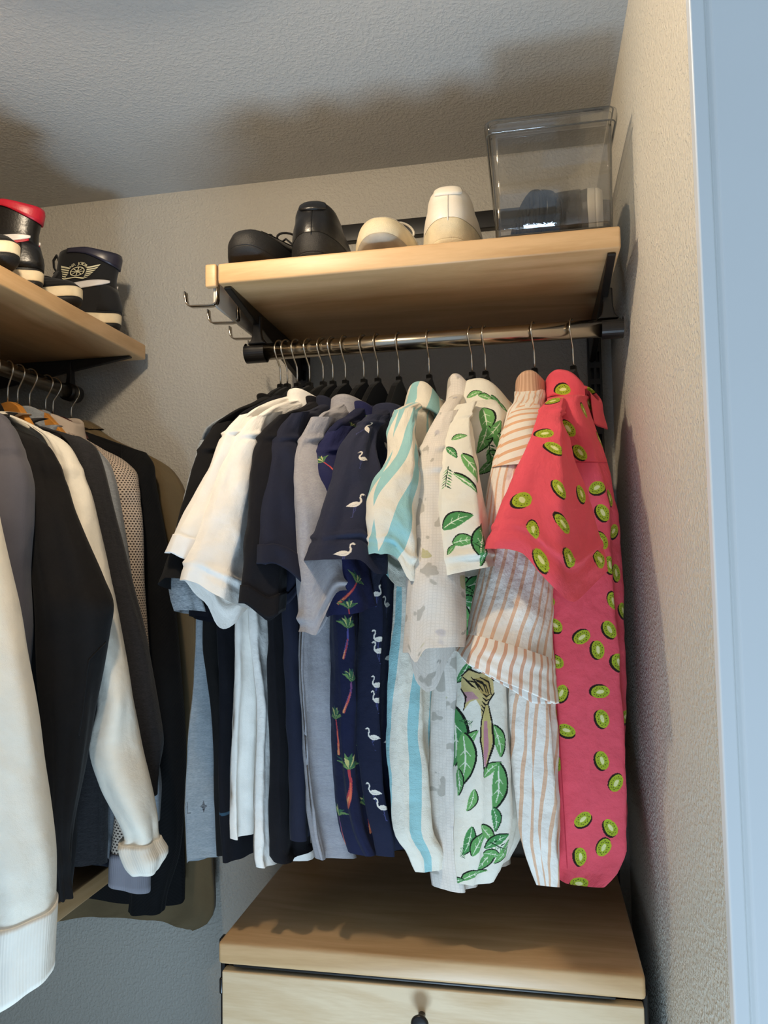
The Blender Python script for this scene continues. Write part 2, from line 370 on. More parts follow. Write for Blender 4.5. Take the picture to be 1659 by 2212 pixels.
# hook rail on the left end of the right shelf
hk = thing('hook_rail', 'hook rail with four chrome hooks on the left end of the right shelf', 'hook rail', (-.478, YS, ZS0))
box('rail_plate', (-.0035, .012, -.030), (.0015, .385, .014), mat('satin_aluminium', '#c4bfb6', .4, .25, noise=.05, nscale=60), hk, .001)
box('wood_end_block', (-.0125, .001, -.003), (.0060, .0118, .0335), M['maple_x'], hk, .003)
for k, yy in enumerate((.012, .100, .195, .290)):
    # flat bent strap: down the rail, out to the left, up at the tip
    pts = [(.0045, yy, .004), (.0045, yy, -.020), (.003, yy, -.0262), (-.0015, yy, -.0292), (-.008, yy, -.0300), (-.040, yy, -.0285), (-.0445, yy, -.0265), (-.0475, yy, -.022), (-.0488, yy, -.016), (-.0495, yy, -.0045)]
    b = bmesh.new(); rows = []
    for i, p in enumerate(pts):
        a = Vector(pts[max(i - 1, 0)]); c = Vector(pts[min(i + 1, len(pts) - 1)]); tg = (c - a).normalized(); nr = Vector((-tg.z, 0, tg.x)) * .0011
        w_ = .0058
        rows.append([b.verts.new(Vector(p) + nr + Vector((0, -w_, 0))), b.verts.new(Vector(p) + nr + Vector((0, w_, 0))), b.verts.new(Vector(p) - nr + Vector((0, w_, 0))), b.verts.new(Vector(p) - nr + Vector((0, -w_, 0)))])
    for i in range(len(rows) - 1):
        for j in range(4): b.faces.new((rows[i][j], rows[i][(j + 1) % 4], rows[i + 1][(j + 1) % 4], rows[i + 1][j]))
    b.faces.new(rows[0][::-1]); b.faces.new(rows[-1])
    bmesh.ops.bevel(b, geom=b.edges[:], offset=.0004, segments=1, affect='EDGES')
    bmesh.ops.recalc_face_normals(b, faces=b.faces[:])
    from_bm('hook', b, M['chrome'], hk, True)

# ------------------------------------------------------------------ drawer unit
dr = thing('drawer_unit', 'maple fronted drawer unit with a thick maple top standing below the shirts', 'dresser', (-.17, 1.30, 0))
def dbox(name, lo, hi, m, bev=.002): return box(name, [lo[0] + .17, lo[1] - 1.30, lo[2]], [hi[0] + .17, hi[1] - 1.30, hi[2]], m, dr, bev)
ZD = EZ - .557
dbox('top_board', (-.4715, 1.1035, ZD - .0325), (.1332, 1.497, ZD), M['maple_x'], .0055)
for k in range(4):
    z1 = ZD - .0425 - k * .262; z0 = z1 - .255
    f = dbox('drawer_front', (-.4665, 1.1060, z0), (.1305, 1.124, z1), M['maple_dr'], .0022)
    kn = tube('knob', [(.17 - .1690, 1.1062 - 1.30, z1 - .0355), (.17 - .1690, 1.096 - 1.30, z1 - .0355), (.17 - .1690, 1.092 - 1.30, z1 - .0355), (.17 - .1690, 1.084 - 1.30, z1 - .0355), (.17 - .1690, 1.0815 - 1.30, z1 - .0355), (.17 - .1690, 1.0805 - 1.30, z1 - .0355)],
              [.005, .0055, .0085, .0125, .0115, .009], M['blackplastic'], f, 24)
    for sx, xx in ((-1, -.4700), (1, .1335)):
        dbox('drawer_runner', (xx - .003, 1.125, z1 - .030), (xx + .003, 1.485, z1 - .012), M['blackmetal'], .002)
    dbox('drawer_box', (-.455, 1.125, z0 + .02), (.119, 1.48, z1 - .03), M['blackmetal'], .004)
for xx in (-.4715, .1340):
    for yy in (1.13, 1.47): dbox('frame_leg', (xx - .004, yy - .008, 0.001), (xx + .004, yy + .008, ZD - .034), M['blackmetal'], .002)
dbox('frame_top', (-.45, 1.109, ZD - .0375), (.095, 1.49, ZD - .0328), M['blackmetal'], .0015)
for z_ in (ZD - .013, ZD - .070): dbox('edge_clip', (-.4765, 1.118, z_ - .014), (-.4700, 1.136, z_ + .010), M['blackplastic'], .003)

# ------------------------------------------------------------------ cloth builder
def grid_mesh(name, pos, m, parent, wrap=True):
    """pos (rows, cols, 3) -> mesh with UVs in metres (u around, v down)"""
    nv, nu, _ = pos.shape
    cols = nu if wrap else nu - 1
    i = np.arange(nv - 1)[:, None]; j = np.arange(cols)[None, :]; j2 = (j + 1) % nu
    fa = np.stack([i * nu + j, i * nu + j2, (i + 1) * nu + j2, (i + 1) * nu + j], -1).reshape(-1, 4)
    me = bpy.data.meshes.new(name); me.vertices.add(nv * nu); me.vertices.foreach_set('co', pos.reshape(-1).astype(np.float32))
    nf = len(fa); me.loops.add(nf * 4); me.polygons.add(nf)
    me.loops.foreach_set('vertex_index', fa.reshape(-1).astype(np.int32)); me.polygons.foreach_set('loop_start', np.arange(0, nf * 4, 4, dtype=np.int32))
    dcol = np.linalg.norm(np.roll(pos, -1, 1) - pos, axis=2).mean(0); U = np.r_[0, np.cumsum(dcol)][:nu + 1]
    V = np.r_[0, np.cumsum(np.linalg.norm(np.diff(pos, axis=0), axis=2).mean(1))]
    uv = np.zeros((nv - 1, cols, 4, 2)); jj = np.arange(cols)
    uv[..., 0, 0] = U[jj]; uv[..., 1, 0] = U[jj + 1]; uv[..., 2, 0] = U[jj + 1]; uv[..., 3, 0] = U[jj]
    uv[..., 0, 1] = V[:-1, None]; uv[..., 1, 1] = V[:-1, None]; uv[..., 2, 1] = V[1:, None]; uv[..., 3, 1] = V[1:, None]
    lay = me.uv_layers.new(name='UVMap'); lay.data.foreach_set('uv', uv.reshape(-1).astype(np.float32))
    me.update(calc_edges=True); me.shade_smooth()
    if m is not None: me.materials.append(m)
    o = link(bpy.data.objects.new(name, me), parent)
    o_cache[o.name] = (pos, fa, uv.reshape(-1, 4, 2), U[-1], V[-1])
    return o
o_cache = {}
def proj(q):
    """points (..., 3) -> pixel x, y"""
    c = (np.asarray(q) - [0, 0, EZ]) @ R; return CX + F * c[..., 0] / c[..., 2], CY + F * c[..., 1] / c[..., 2]
def hemfit(pos, front, back, p=2.5):
    """lengthen or shorten the cloth towards its open end so that the hem follows a cut line in front and behind"""
    nv, nu, _ = pos.shape; th = np.linspace(0, 2 * PI, nu, endpoint=False); t = np.linspace(0, 1, nv)[:, None] ** p
    x, y = proj(pos[-1]); fx, fy = np.array(front, float).T; bx, by = np.array(back, float).T
    yf, yb = np.interp(x, fx, fy), np.interp(x, bx, by)
    w = np.clip(np.sin(th) / .35 * .5 + .5, 0, 1); yt = yf * w + yb * (1 - w)
    dz = -(yt - y) * pos[-1, :, 1] / F
    dz = (np.roll(dz, 1) + 2 * dz + np.roll(dz, -1)) / 4
    pos[..., 2] += dz[None, :] * t
    return pos
def sleeve_pos(rows, nu=60, nv=80, drop=0.0, amp=0.004, folds=2, seed=1, seams=(), sq=0.85, dropp=3, rough_=1.0, lam=0.07, ridge=None, rmix=.65, hem=None, hemp=2.5, flat=.55):
    """tube between left and right silhouette points; each row: xl,yl,xr,yr,Yl,Yr,front bulge,back bulge"""
    rr = []
    for (xl, yl, xr, yr, Yl, Yr, bf, bb) in rows:
        Yr = Yl + (Yr - Yl) * flat; rr.append([*P(xl, yl, Yl), *P(xr, yr, Yr), bf, bb])
    s = spline(rr, nv); L, Rr, bf, bb = s[:, :3], s[:, 3:6], s[:, 6], s[:, 7]
    A = (Rr - L) / 2; C = (Rr + L) / 2
    D = np.stack([-A[:, 1], A[:, 0], 0 * A[:, 0]], 1); D /= np.linalg.norm(D, axis=1)[:, None] + 1e-9
    D *= np.where((D[:, :2] * C[:, :2]).sum(1, keepdims=True) < 0, -1, 1)          # pointing away from the doorway
    th = np.linspace(0, 2 * PI, nu, endpoint=False)[None, :]; t = np.linspace(0, 1, nv)[:, None]
    c = np.cos(th); sn = spow(np.sin(th), sq)
    sf = sn
    if ridge is not None:                                           # a pressed fold down the front instead of a round tube
        q = (1 - c) / 2; tri = np.where(q < ridge, q / ridge, (1 - q) / (1 - ridge)); sf = np.where(sn > 0, sn * (1 - rmix) + tri * rmix, sn)
    bulge = np.where(sn > 0, -sf * bf[:, None], -sn * bb[:, None])
    p = C[:, None, :] - A[:, None, :] * c[..., None] + D[:, None, :] * bulge[..., None]
    g = np.random.RandomState(seed); ph = g.uniform(0, 6.3, 4)
    out = p - C[:, None, :]; out[..., 2] *= 0.3; out /= np.linalg.norm(out, axis=2)[..., None] + 1e-9
    f = amp * (0.25 + 0.75 * t) * (np.sin(folds * th + ph[0] + 2.2 * t) * 0.8 + 0.5 * np.sin((2 * folds + 1) * th + ph[1] - 2.5 * t))
    d = np.linalg.norm(A, axis=1).mean() * 2
    f = f + rough_ * 0.0032 * waves(th * d / 2 + 0 * t, t * 0.22 + 0 * th, seed, lam) * np.minimum(1, 0.4 + t * 2) + rough_ * .0010 * waves(th * d / 2 + 0 * t, t * 0.22 + 0 * th, seed + 9, lam * .45)
    for sm in seams: f = f + 0.0036 * np.exp(-((t - sm) / 0.014) ** 2) - .002 * np.exp(-((t - sm - .03) / 0.014) ** 2)
    keep = np.clip(np.abs(np.sin(th)) * 1.5, 0.3, 1)          # keep the silhouette close to its points
    p = p + out * (f * keep)[..., None]
    if hem: return hemfit(p, hem[0], hem[1], hemp)
    p[..., 2] -= drop * t ** dropp * np.maximum(0, -np.sin(th))
    return p
def sleeve(name, parent, m, rows, **k): return grid_mesh(name, sleeve_pos(rows, **k), m, parent)
def grow(pos, d):
    C = pos.mean(1, keepdims=True); o = pos - C; o[..., 2] *= .2; o /= np.linalg.norm(o, axis=2)[..., None] + 1e-9
    return pos + o * d
def hemmed(name, parent, m, pos, r0, m2=None, sub='cuff', d=0.0016):
    """sleeve plus a separate doubled band (cuff) over its last rows"""
    o = grid_mesh(name, pos, m, parent)
    k = int(r0 * len(pos)); band = grow(pos[k:], d)
    inner = grow(pos[-4:][::-1], -d); inner[:, :, 2] += 0
    first = grow(pos[k:k + 1], 0.0)
    b = np.concatenate([first, band, inner], 0)
    c = grid_mesh(sub, b, m2 or m, o)
    return o
def body_pos(rows, H, nu=84, nv=72, amp=0.5, folds=5, seed=1, blunt=0.5, fardrop=0.0, farx=1.0, nearcut=0.0, twist=1.4, hemwave=0.0, fary=None, lam=.1, rough_=1.0, fold0=0.15):
    """flattened tube: near edge points mirrored about the hanger hook H; rows: (x,y,z near edge, half thickness)"""
    s = spline([[*p, h] for p, h in rows], nv); N = s[:, :3]; h = s[:, 3]
    Hx, Hy = H
    Fp = N.copy(); Fp[:, 0] = Hx + (Hx - N[:, 0]) * farx; Fp[:, 1] = np.minimum(Hy + (Hy - N[:, 1]), 1.50 if fary is None else fary)
    t = np.linspace(0, 1, nv)[:, None]; th = np.linspace(0, 2 * PI, nu, endpoint=False)[None, :]
    A = (N - Fp) / 2; C = (N + Fp) / 2
    B = np.stack([A[:, 1], -A[:, 0], 0 * A[:, 0]], 1); B /= np.linalg.norm(B, axis=1)[:, None] + 1e-9; B *= np.where(B[:, :1] < 0, -1, 1)
    c = np.cos(th); sn = spow(np.sin(th), blunt)
    p = C[:, None, :] + A[:, None, :] * c[..., None] + B[:, None, :] * (sn * h[:, None])[..., None]
    g = np.random.RandomState(seed); ph = g.uniform(0, 6.3, 6)
    w = np.sin(th * folds + ph[0] + twist * t) * 0.6 + 0.5 * np.sin(th * (folds * 2 - 1) + ph[1] - twist * 1.3 * t) + 0.3 * np.sin(th * (folds * 3 + 1) + ph[2] + 2 * t)
    size = h[:, None] * amp * (fold0 + (1 - fold0) * np.clip((t - .12) * 1.5, 0, 1))
    per = np.linalg.norm(A, axis=1).mean() * 4
    crease = rough_ * (0.0020 * waves(th / (2 * PI) * per + 0 * t, t * .8 + 0 * th, seed, lam) + .001 * waves(th / (2 * PI) * per + 0 * t, t * .8 + 0 * th, seed + 5, lam * .4))
    p = p + B[:, None, :] * (w * size * np.abs(np.sin(th)) ** 0.3 + crease * np.sign(np.sin(th)) * np.minimum(1, h[:, None] / .012))[..., None]
    p[..., 2] -= fardrop * t ** 4 * (0.5 - 0.5 * c)
    if hemwave: p[..., 2] -= hemwave * t ** 6 * np.sin(th * 3 + ph[3])
    return p
def body(name, parent, m, rows, H, **k): return grid_mesh(name, body_pos(rows, H, **k), m, parent)
def collar(parent, m, C, ang, a, b, stand=.028, leaf=.042, flare=.016, tilt=0.0, seed=1, name='collar', gap=0.0, gap_at=0.0, nu=64, lift=0.0, slope=0.0, arch=.016):
    """stand, fold and leaf of a shirt collar: an oval loop round the hanger neck; ang = direction of the long axis"""
    prof = [(0.000, -.012), (0.000, stand * .5), (.0012, stand * .9), (.004, stand), (.0072, stand * .93), (flare * .65, stand - leaf * .5), (flare, stand - leaf), (flare - .0014, stand - leaf - .0006), (flare * .6, stand - leaf * .55), (.0062, stand - .006)]
    pr = spline([(x, z, 0, 0, 0, 0) for x, z in prof], 26)[:, :2]
    lo, hi = (gap_at + gap, gap_at + 2 * PI - gap) if gap else (0, 2 * PI)
    th = np.linspace(lo, hi, nu, endpoint=bool(gap))
    ca, sa = math.cos(ang), math.sin(ang); g = np.random.RandomState(seed); ph = g.uniform(0, 6, 3)
    pos = np.zeros((len(pr), nu, 3))
    for i, (ro, z) in enumerate(pr):
        k = 1 + 0.12 * np.sin(3 * th + ph[0]) * (ro / flare)
        x = (a + ro * k) * spow(np.cos(th), .8); y = (b + ro * k) * spow(np.sin(th), .8)
        zz = z + tilt * y + slope * x - arch * np.sin(th) ** 2 + .0025 * np.sin(2 * th + ph[1])
        if gap: zz = zz - (ro / flare) * .010 * (np.exp(-((th - lo) / .35) ** 2) + np.exp(-((th - hi) / .35) ** 2))
        pos[i, :, 0] = C[0] + x * ca - y * sa; pos[i, :, 1] = C[1] + x * sa + y * ca; pos[i, :, 2] = C[2] + zz
    return grid_mesh(name, pos, m, parent, wrap=not gap)

# ------------------------------------------------------------------ flat prints drawn onto the cloth
class Canvas:
    def __init__(s, o, base, ppm=1500):
        pos, fa, uv, U, V = o_cache[o.name]; s.o = o; s.U, s.V = U, V; s.ppm = ppm
        s.W, s.H = int(U * ppm), int(V * ppm); s.a = np.ones((s.H, s.W, 4), np.float32); s.a[..., :3] = hexc(base, False)
        vs = [Vector(p) for p in pos.reshape(-1, 3)]; s.v = vs; s.fa = fa.tolist(); s.uv = uv
        s.bvh = BVHTree.FromPolygons(vs, s.fa); s.used = []
    def at(s, x, y):
        d = ray(x, y); h, n, i, dist = s.bvh.ray_cast(Vector((0, 0, EZ)), Vector(d))
        if h is None: return None
        f = s.fa[i]; u = s.uv[i]; best = None
        for tri in ((0, 1, 2), (0, 2, 3)):
            a, b, c = (s.v[f[k]] for k in tri)
            q = barycentric_transform(h, a, b, c, *[Vector((*u[k], 0)) for k in tri])
            if best is None or min(u[:, 0]) - 1e-4 <= q.x <= max(u[:, 0]) + 1e-4 and min(u[:, 1]) - 1e-4 <= q.y <= max(u[:, 1]) + 1e-4: best = q
        e = lambda a, b: (s.v[f[b]] - s.v[f[a]]).length + 1e-9
        su = min(max(abs(u[1, 0] - u[0, 0]) / max(e(0, 1), e(3, 2)), .5), 2.0); sv = min(max(abs(u[3, 1] - u[0, 1]) / max(e(0, 3), e(1, 2)), .5), 2.0)
        return best.x, best.y, dist, su, sv
    def frame(s, x, y):
        """where a print sits (metres on the cloth), metres per pixel there, and whether u runs left or right"""
        q = s.at(x, y)
        if q is None: return None
        r = s.at(x + 4, y) or q; sg = 1 if r[0] >= q[0] else -1
        if abs(r[0] - q[0]) > .2: sg = -sg
        return q[0], q[1], q[2] / F, sg, q[3], q[4]
    def win(s, u, v, r):
        x0, x1 = int((u - r) * s.ppm), int((u + r) * s.ppm) + 1; y0, y1 = max(int((v - r) * s.ppm), 0), min(int((v + r) * s.ppm) + 1, s.H)
        if y1 <= y0: return None
        xs = np.arange(x0, x1); ys = np.arange(y0, y1)
        X, Y = np.meshgrid((xs + .5) / s.ppm - u, (ys + .5) / s.ppm - v); return xs % s.W, ys, X, Y
    def put(s, xs, ys, msk, col):
        sub = s.a[np.ix_(ys, xs)]; sub[msk] = (*hexc(col, False), 1); s.a[np.ix_(ys, xs)] = sub
    def shape(s, fr, k, polys):
        """polys in units of k metres, x right, y down as seen; each (kind, data, colour)"""
        u, v, _, sg = fr[:4]; su, sv = fr[4:] if len(fr) > 4 else (1, 1); w = s.win(u, v, 2.6 * k * max(su, sv))
        if w is None: return
        xs, ys, X, Y = w; X = X * sg / k / su; Y = Y / k / sv
        for kind, dta, col in polys:
            if kind == 'ell':
                cx, cy, a, b, an = dta; c_, s_ = math.cos(an), math.sin(an); x = (X - cx) * c_ + (Y - cy) * s_; y = -(X - cx) * s_ + (Y - cy) * c_
                mk = (x / a) ** 2 + (y / b) ** 2 < 1
            elif kind == 'poly':
                mk = np.zeros(X.shape, bool); n = len(dta)
                for i in range(n):
                    (xa, ya), (xb, yb) = dta[i], dta[(i + 1) % n]
                    if ya == yb: continue
                    mk ^= ((ya > Y) != (yb > Y)) & (X < (xb - xa) * (Y - ya) / (yb - ya) + xa)
            else:                                                   # line: points with widths
                mk = np.zeros(X.shape, bool)
                for (xa, ya, wa), (xb, yb, wb) in zip(dta[:-1], dta[1:]):
                    dx, dy = xb - xa, yb - ya; L2 = dx * dx + dy * dy + 1e-9; tt = np.clip(((X - xa) * dx + (Y - ya) * dy) / L2, 0, 1)
                    mk |= (X - xa - tt * dx) ** 2 + (Y - ya - tt * dy) ** 2 < (wa + (wb - wa) * tt) ** 2
            s.put(xs, ys, mk, col)
        s.used.append((u, v))
    def free(s, rnd, dist, tries=400):
        for _ in range(tries):
            u, v = rnd.uniform(0, s.U), rnd.uniform(.02, s.V - .02)
            if all(min(abs(u - a), s.U - abs(u - a)) ** 2 + (v - b) ** 2 > dist * dist for a, b in s.used): return u, v, 1.15 / F, rnd.choice((1, -1))
        return None
    def image(s, name):
        im = bpy.data.images.new(name, s.W, s.H, alpha=False, float_buffer=False)
        a = s.a.copy(); lin = a[..., :3]; a[..., :3] = np.where(lin <= .0031308, lin * 12.92, 1.055 * np.power(np.maximum(lin, 1e-6), 1 / 2.4) - .055)
        im.pixels.foreach_set(a.reshape(-1).astype(np.float32)); im.update(); im.pack()
        return (im, s.U, s.V)
def rotp(pts, an): c, q = math.cos(an), math.sin(an); return [(x * c - y * q, x * q + y * c, *r) for x, y, *r in pts]
def kiwi(cv, fr, an, rx=.0135, asp=.74, seed=0):
    c, q = math.cos(an), math.sin(an); off = (-.16 * q - .05, .16 * c + .06) if seed % 3 else (-.2 * c, -.12)
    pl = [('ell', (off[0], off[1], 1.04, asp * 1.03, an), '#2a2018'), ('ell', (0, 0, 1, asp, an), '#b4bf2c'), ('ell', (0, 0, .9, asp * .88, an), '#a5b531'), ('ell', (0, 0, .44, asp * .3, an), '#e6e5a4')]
    for k in range(16):
        th = 2 * PI * k / 16 + .1; rr = .62 + .13 * (k % 2)
        pl.append(('ell', (*rotp([(rr * math.cos(th), rr * asp * .95 * math.sin(th))], an)[0], .052, .038, an), '#1b1a10'))
    cv.shape(fr, rx, pl)
def leafpts(n=18, wid=.36, bend=.15):
    up = [(t * 2 - 1, -wid * math.sin(PI * t) ** .75 * (1.25 - .6 * t) + bend * (2 * t - 1) ** 2) for t in np.linspace(0, 1, n)]
    dn = [(t * 2 - 1, wid * .85 * math.sin(PI * t) ** .75 * (1.25 - .6 * t) + bend * (2 * t - 1) ** 2) for t in np.linspace(1, 0, n)]
    return up + dn
def leaf(cv, fr, an, k, wid=.4, veins=True, g='#63a05c', shade=True):
    b = leafpts(wid=wid); pl = []
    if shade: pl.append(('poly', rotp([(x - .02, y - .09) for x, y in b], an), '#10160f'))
    pl.append(('poly', rotp(b, an), g))
    pl.append(('line', rotp([(-.85, .12, .02), (-.3, .03, .035), (.25, .0, .03), (.7, .06, .012)], an), '#e9ecd8'))
    if veins:
        for s_, sg in ((-.35, 1), (-.35, -1), (.1, 1), (.1, -1)):
            pl.append(('line', rotp([(s_, .02, .022), (s_ + .22, sg * wid * .5, .01)], an), '#e9ecd8'))
    cv.shape(fr, k, pl)
def frond(cv, fr, an, k, n=7, g='#5d9a58'):
    pl = [('line', rotp([(-1, 0, .04), (0, .08, .04), (1, 0, .02)], an), '#1c3a20')]
    for i in range(n):
        x = -.8 + 1.6 * i / (n - 1)
        for sg in (1, -1):
            pl.append(('poly', rotp([(x, .05), (x + .12, sg * .22 - .02), (x + .38, sg * .52), (x + .22, sg * .18)], an), g if (i + (sg > 0)) % 3 else '#143d1f'))
    cv.shape(fr, k, pl)
def flamingo(cv, fr, k, flip=1, an=0.0, legs=True):
    f = lambda pts: rotp([(x * flip, y, *r) for x, y, *r in pts], an)
    pl = []
    if legs: pl += [('line', f([(-.05, .3, .03), (-.08, .75, .025), (-.1, 1.5, .025), (-.25, 1.52, .03)]), '#55598e'), ('line', f([(.1, .3, .03), (.12, .7, .025), (-.02, 1.0, .025)]), '#4a4d80')]
    pl += [('poly', f([(-1.05, .12), (-.7, -.12), (-.25, -.28), (.2, -.22), (.45, .0), (.42, .2), (.2, .33), (-.15, .36), (-.5, .28), (-.75, .2)]), '#efe6d8'),
           ('line', f([(.3, .08, .16), (.52, -.1, .12), (.55, -.35, .1), (.42, -.62, .09), (.44, -.88, .09), (.62, -.98, .1), (.74, -.92, .1)]), '#efe6d8'),
           ('line', f([(.74, -.92, .07), (.9, -.82, .06), (.9, -.7, .03)]), '#efe6d8'), ('line', f([(.9, -.8, .05), (.89, -.66, .025)]), '#181820'),
           ('line', f([(-.6, .1, .015), (-.1, .16, .02), (.2, .06, .015)]), '#b9ada8')]
    cv.shape(fr, k, pl)
def palm(cv, fr, k, an=0.0, seed=0):
    g = random.Random(seed); f = lambda pts: rotp(pts, an); tr = ('#7b4a77', '#b8434a', '#54508f')
    pl = [('line', f([(.05, -.2, .05), (.12, .4, .07), (.05, 1.0, .09), (-.08, 1.7, .1)]), tr[seed % 3]), ('line', f([(.1, .5, .03), (.06, 1.1, .06), (-.1, 1.75, .1)]), ('#c9584e', '#d9694f', '#a8414f')[seed % 3]),
          ('line', f([(.0, 1.2, .02), (-.14, 1.8, .05)]), '#e3a06a')]
    for i in range(9):
        a = -PI * (i + .5) / 9 + g.uniform(-.2, .2) + (.35 if i > 4 else -.35); L = g.uniform(.7, 1.05)
        tip = (L * math.cos(a), -.25 + L * math.sin(a) * .9 + .15)
        mid = (tip[0] * .5 + .02, -.35 + (tip[1] + .25) * .5)
        pl.append(('line', f([(.04, -.2, .03), (*mid, .1), (*tip, .015)]), ('#6f8f54', '#3f6a4a', '#c7c27c', '#2d5548')[i % 4]))
    cv.shape(fr, k, pl)

# ------------------------------------------------------------------ hangers
def hook_pts(up=1.0, R_=.0178, neck=-.062):
    """hook in the hanger's own plane: a runs towards the near shoulder"""
    pts = [(0, neck - .004), (0, -.040), (.0006, -.031), (.0035, -.0265)]
    pts += [(.0105, -.0165), (.0150, -.0085)]
    for k in range(0, 19): th = math.radians(-12 + 200 * k / 18); pts.append((R_ * math.cos(th), R_ * math.sin(th)))
    pts += [(-.0172, -.0045), (-.0166, -.0065)]
    return pts
def hanger(label, H, zr, dirv, kind='velvet', span=.205, group=None, neck=-.062):
    """one hanger; dirv = unit direction (x,y) from the hook to the near shoulder"""
    dx, dy = dirv; an = math.atan2(dy, dx)
    t = thing('clothes_hanger', label, 'hanger', (H[0], H[1], zr), (0, 0, an), group)
    tube('hook', [(a, 0, z) for a, z in hook_pts(neck=neck)], .0015, M['wirechrome'], t, 8)
    n = neck
    if kind == 'velvet':
        top = [(.0048, n + .004), (.0056, n - .003), (.0125, n - .0065), (.022, n - .011), (.033, n - .0185), (.046, n - .031), (.066, n - .052), (.10, n - .078), (.14, n - .099), (.165, n - .112)]
        low = [(.167, n - .120), (.150, n - .121), (.12, n - .108), (.08, n - .090), (.04, n - .076), (0, n - .068)]
        m, th = M['velvet'], .0048
    else:
        top = [(.010, n + .001), (.022, n - .001), (.042, n - .010), (.068, n - .034), (.10, n - .068), (.13, n - .100), (.155, n - .124)]
        low = [(.157, n - .134), (.145, n - .134), (.11, n - .106), (.08, n - .080), (.05, n - .058), (0, n - .044)]
        m, th = M[kind], .0062
    if kind == 'velvet' and span < .205:                            # the slimmer ones on the left rod drop more steeply
        top = [(a, z - .45 * max(a - .012, 0)) for a, z in top]; low = [(a, z - .45 * max(a - .012, 0)) for a, z in low]
    half = top + low
    pts = half + [(-a, z) for a, z in half[::-1] if a > 0]
    extrude_poly('hanger_body', pts, 'XZ', -th, th, m, t, .0016)
    return t

# ------------------------------------------------------------------ the fifteen shirts on the right rod
HX = [-.416, -.404, -.386, -.364, -.340, -.323, -.301, -.269, -.245, -.209, -.158, -.087, -.065, .014, .075]
# pixel of each near shoulder tip at depth 1.05
NT = [(430, 985), (440, 960), (468, 950), (494, 930), (516, 944), (572, 938), (603, 944), (648, 968), (694, 970), (778, 930), (856, 893), (924, 990), (976, 920), (1085, 950), (1170, 915)]
def near_dir(i):
    n = P(*NT[i], 1.05); d = np.array([n[0] - HX[i], 1.05 - YR]); return d / np.linalg.norm(d)
HL = ['with the leftmost hook on the rod, under the heather grey shirt', 'second from the left end cap, in the black tee', 'third from the left end cap, in the dark navy tee',
      'inside the white polo with ribbed cuffs', 'inside the white camp shirt with the standing collar', 'inside the black polo beside the white collar', 'inside the navy polo with ribbed cuffs',
      'inside the grey heather polo', 'inside the navy palm tree shirt', 'inside the navy flamingo shirt', 'inside the aqua and cream striped shirt', 'inside the cream watercolour shirt',
      'inside the white shirt with green leaves', 'inside the peach striped shirt', 'inside the pink kiwi shirt']
for i in range(15):
    hanger('slim black velvet hanger ' + HL[i], (HX[i], YR), ZR, near_dir(i), group='black velvet hangers on the right rod')

def garment(name, label, i, cat='shirt', group='shirts hanging on the right rod'):
    return thing(name, label, cat, (0, 0, 0), group=group)
def B(i, pts, neckpx, hs, nz=.0):
    """body rows for the right rod: neck row near the hook, then pixel rows (x, y, depth, half thickness)"""
    d = near_dir(i); a = P(*neckpx, 1.18); rows = []
    c = np.array([HX[i] + d[0] * .062, YR + d[1] * .062, a[2]]); rows.append((c, hs))
    for x, y, Y, h in pts: rows.append((P(x, y, Y + .045 * min(max((y - 940) / 120, 0), 1)), h))
    return rows
def CT(i, z, off=0.0):
    d = near_dir(i); return (HX[i] + d[0] * off, YR + d[1] * off, EZ + z), math.atan2(d[1], d[0])

FB = dict(
    heather=fabric('heather_grey_jersey', '#6d767c', heather=.75, hc='#b9bec2', wrinkle=.3), black=fabric('black_jersey', '#0d0c0c', sheen=.08, wrinkle=.2), navyblack=fabric('dark_navy_jersey', '#0d0f1a', sheen=.1, wrinkle=.2),
    white=fabric('white_pique', '#f6f1e8', wrinkle=.35), white2=fabric('white_cotton', '#f6f1e9', wrinkle=.55, bump=.3), blackpolo=fabric('black_pique', '#121116', sheen=.08, wrinkle=.25), navy=fabric('navy_pique', '#202334', sheen=.12, wrinkle=.25),
    grey=fabric('grey_heather_pique', '#9a989e', heather=.5, hc='#b9b6b8', wrinkle=.4), aqua=fabric('aqua_striped_linen', '#efe7d5', stripes=(.047, .46, '#9ccbcb', .006, .36), wrinkle=.7, bump=.5),
    aquab=fabric('aqua_striped_linen_body', '#efe7d6', stripes=(.046, .24, '#a0ced0', .006, .05), wrinkle=.7, bump=.5),
    water=fabric('cream_watercolour_print', '#e8dfd4', wrinkle=.4, blotch=[('#aaa396', 30, .60, .62, .7), ('#b9b478', 26, .66, .68, .8), ('#a9a5b4', 17, .66, .69, .55), ('#7f7b72', 36, .69, .70, .6)]),
    peach=fabric('peach_striped_cotton', '#f5ede2', stripes=(.0138, .29, '#e8bd9d', .003, .12), wrinkle=.9), peachy=fabric('peach_striped_yoke', '#f4eadd', stripes=(.040, .34, '#e9b58d', .003, 2.4), wrinkle=.5),
    peachc=fabric('peach_striped_cuff', '#f7f0e6', stripes=(.0138, .34, '#dfae92', .003), wrinkle=.35),
    peachrib=fabric('fine_peach_stripe', '#d9b396', stripes=(.005, .5, '#c79d80', .001), wrinkle=.3),
    bluewhite=fabric('white_cotton_plain', '#e6e6e2', wrinkle=.5),
)

